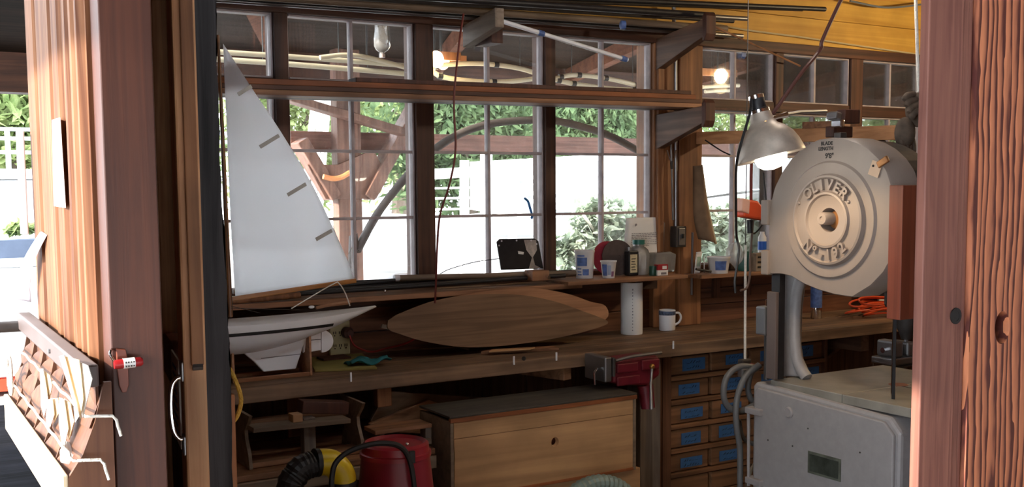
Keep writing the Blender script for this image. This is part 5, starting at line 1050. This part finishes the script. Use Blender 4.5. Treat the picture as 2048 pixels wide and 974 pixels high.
MB().bar((XO-.004, YF, ZB-.03), (XO-.004, YN, ZB-.03), .008, .07).build('front_board', paint('pale_front_board', (216, 196, 164), .6), t, bevel=.002)
NS = 6
for k in range(1, NS):
    pts = [rk(k/NS, q)+Vector((.004*math.sin(PI*q), 0, 0)) for q in (0, .25, .5, .75, 1)]
    MB().prism(pts+[Vector((XW-.005, p.y, p.z-.008)) for p in pts][::-1], (0, .004, 0)).build('divider', rkw, t)
for r in (.36, .68, .99):
    for k in range(NS):
        s0 = k/NS+.006; w = 1/NS-.012
        P = [rk(s0, r), rk(s0+w*.12, r-.12)+Vector((.004, 0, 0)), rk(s0+w*.45, r-.24)+Vector((.01, 0, 0)), rk(s0+w, r-.34)+Vector((.016, 0, 0)), rk(s0+w, r-.02)+Vector((.004, 0, -.02)), rk(s0+w*.4, r)+Vector((0, 0, -.02)), rk(s0, r)+Vector((0, 0, -.015))]
        MB().prism(P, (.003, .002, 0)).build('pocket', rkw, t)
for r, z in ((.3, 0), (.76, 0)):
    P = [rk(s, r)+Vector((-.007, 0, .004-.003*math.sin(PI*s*NS)**2)) for s in [k/28 for k in range(29)]]+[rk(1.0, r)+Vector((-.004, -.014, -.004)), rk(1.0, r)+Vector((.03, -.02, -.006)), rk(1.0, r)+Vector((.036, -.022, -.02)), rk(1.0, r)+Vector((.04, -.022, -.035))]
    MB().tube(curve(P, 2), .0022, 8).build('retaining_rope', ropew, t, smooth=True)
cl_ = paint('cream_leaflet', (226, 200, 160), .7)
def leaflet(label, sheets):
    c = sheets[0]; P0 = aX(sum(q[0] for q in c)/len(c), sum(q[1] for q in c)/len(c), .233); n = Vector((-1, -.25, .1))
    tt = thing('leaflet_stack', label, 'papers', P0, 'leaflets in the paper rack')
    for i, c in enumerate(sheets):
        o = P0+Vector((.004, .004, 0))*i; MB().prism([aP(*q, o, n) for q in c], (.0012, .001, 0)).build('leaflet', cl_ if i == 1 else paper, tt)
leaflet('widest fan of white leaflets high in the paper rack', [[(118, 712), (128, 710), (158, 832), (150, 845), (147, 806)], [(122, 711), (158, 720), (166, 800), (160, 838), (140, 770)], [(136, 713), (176, 732), (184, 758), (165, 836), (150, 780)]])
leaflet('white leaflets in the upper far pocket of the rack', [[(80, 738), (86, 737), (96, 800), (88, 834), (82, 812)], [(84, 738), (100, 752), (104, 772), (94, 818), (88, 790)]])
leaflet('tall white leaflets in the lower middle pocket of the rack', [[(118, 795), (128, 800), (136, 858), (126, 906), (118, 850)], [(122, 796), (140, 806), (148, 842), (138, 880), (128, 840)], [(128, 797), (146, 810), (150, 836), (142, 872), (134, 836)]])
leaflet('smaller white leaflets left of the tall ones in the lower row', [[(95, 800), (104, 796), (108, 830), (96, 866), (92, 836)], [(102, 797), (116, 796), (118, 824), (108, 846), (104, 820)]])
p = rk(.09, .8); tag(MB().tube(curve([p+Vector((-.01, .03*math.cos(a), .03*math.sin(a)+.004*a)) for a in [k*.6 for k in range(22)]], 3), .003, 7).build('rope_coil', ropew, smooth=True), 'coil of white rope in the far corner of the paper rack', 'rope')
p = rk(.9, .93); tag(MB().obox(p+Vector((.01, 0, .01)), (.02, .035, .02), (.3, .4, 0)).build('paper_wad', paper, bevel=.003), 'small folded white paper in the near bottom pocket of the rack', 'paper')
# warm lamp hung from the shop ceiling, just above the picture
lb = aY(1442, 152, 8.613-2.9); lb.y = 2.9; t = thing('ceiling_bulb', 'warm bare bulb hanging from the shop ceiling on the right', 'lamp', lb)
MB().ball(lb, (.04, .04, .05)).build('bulb', emit('room_bulb', (255, 226, 178), 520), t, smooth=True); MB().lathe([(.022, .045), (.022, .09), (0, .09)], lb).build('socket', blackp, t); MB().tube([lb+Vector((0, 0, .09)), Vector((lb.x, lb.y, 2.949))], .004).build('cord', black, t)
l2 = aY(874, 119, 8.613-2.75); l2.y = 2.75
cb2 = dup(t, l2-lb, 'added bare fill bulb hung out of view above the model yacht')  # second bulb, added out of view to brighten the bench side
for c in [q for q in S.objects if q.parent == cb2 and q.name.startswith('bulb')]: c.data = c.data.copy(); c.data.materials[0] = emit('fill_bulb_pale', (255, 240, 224), 90)
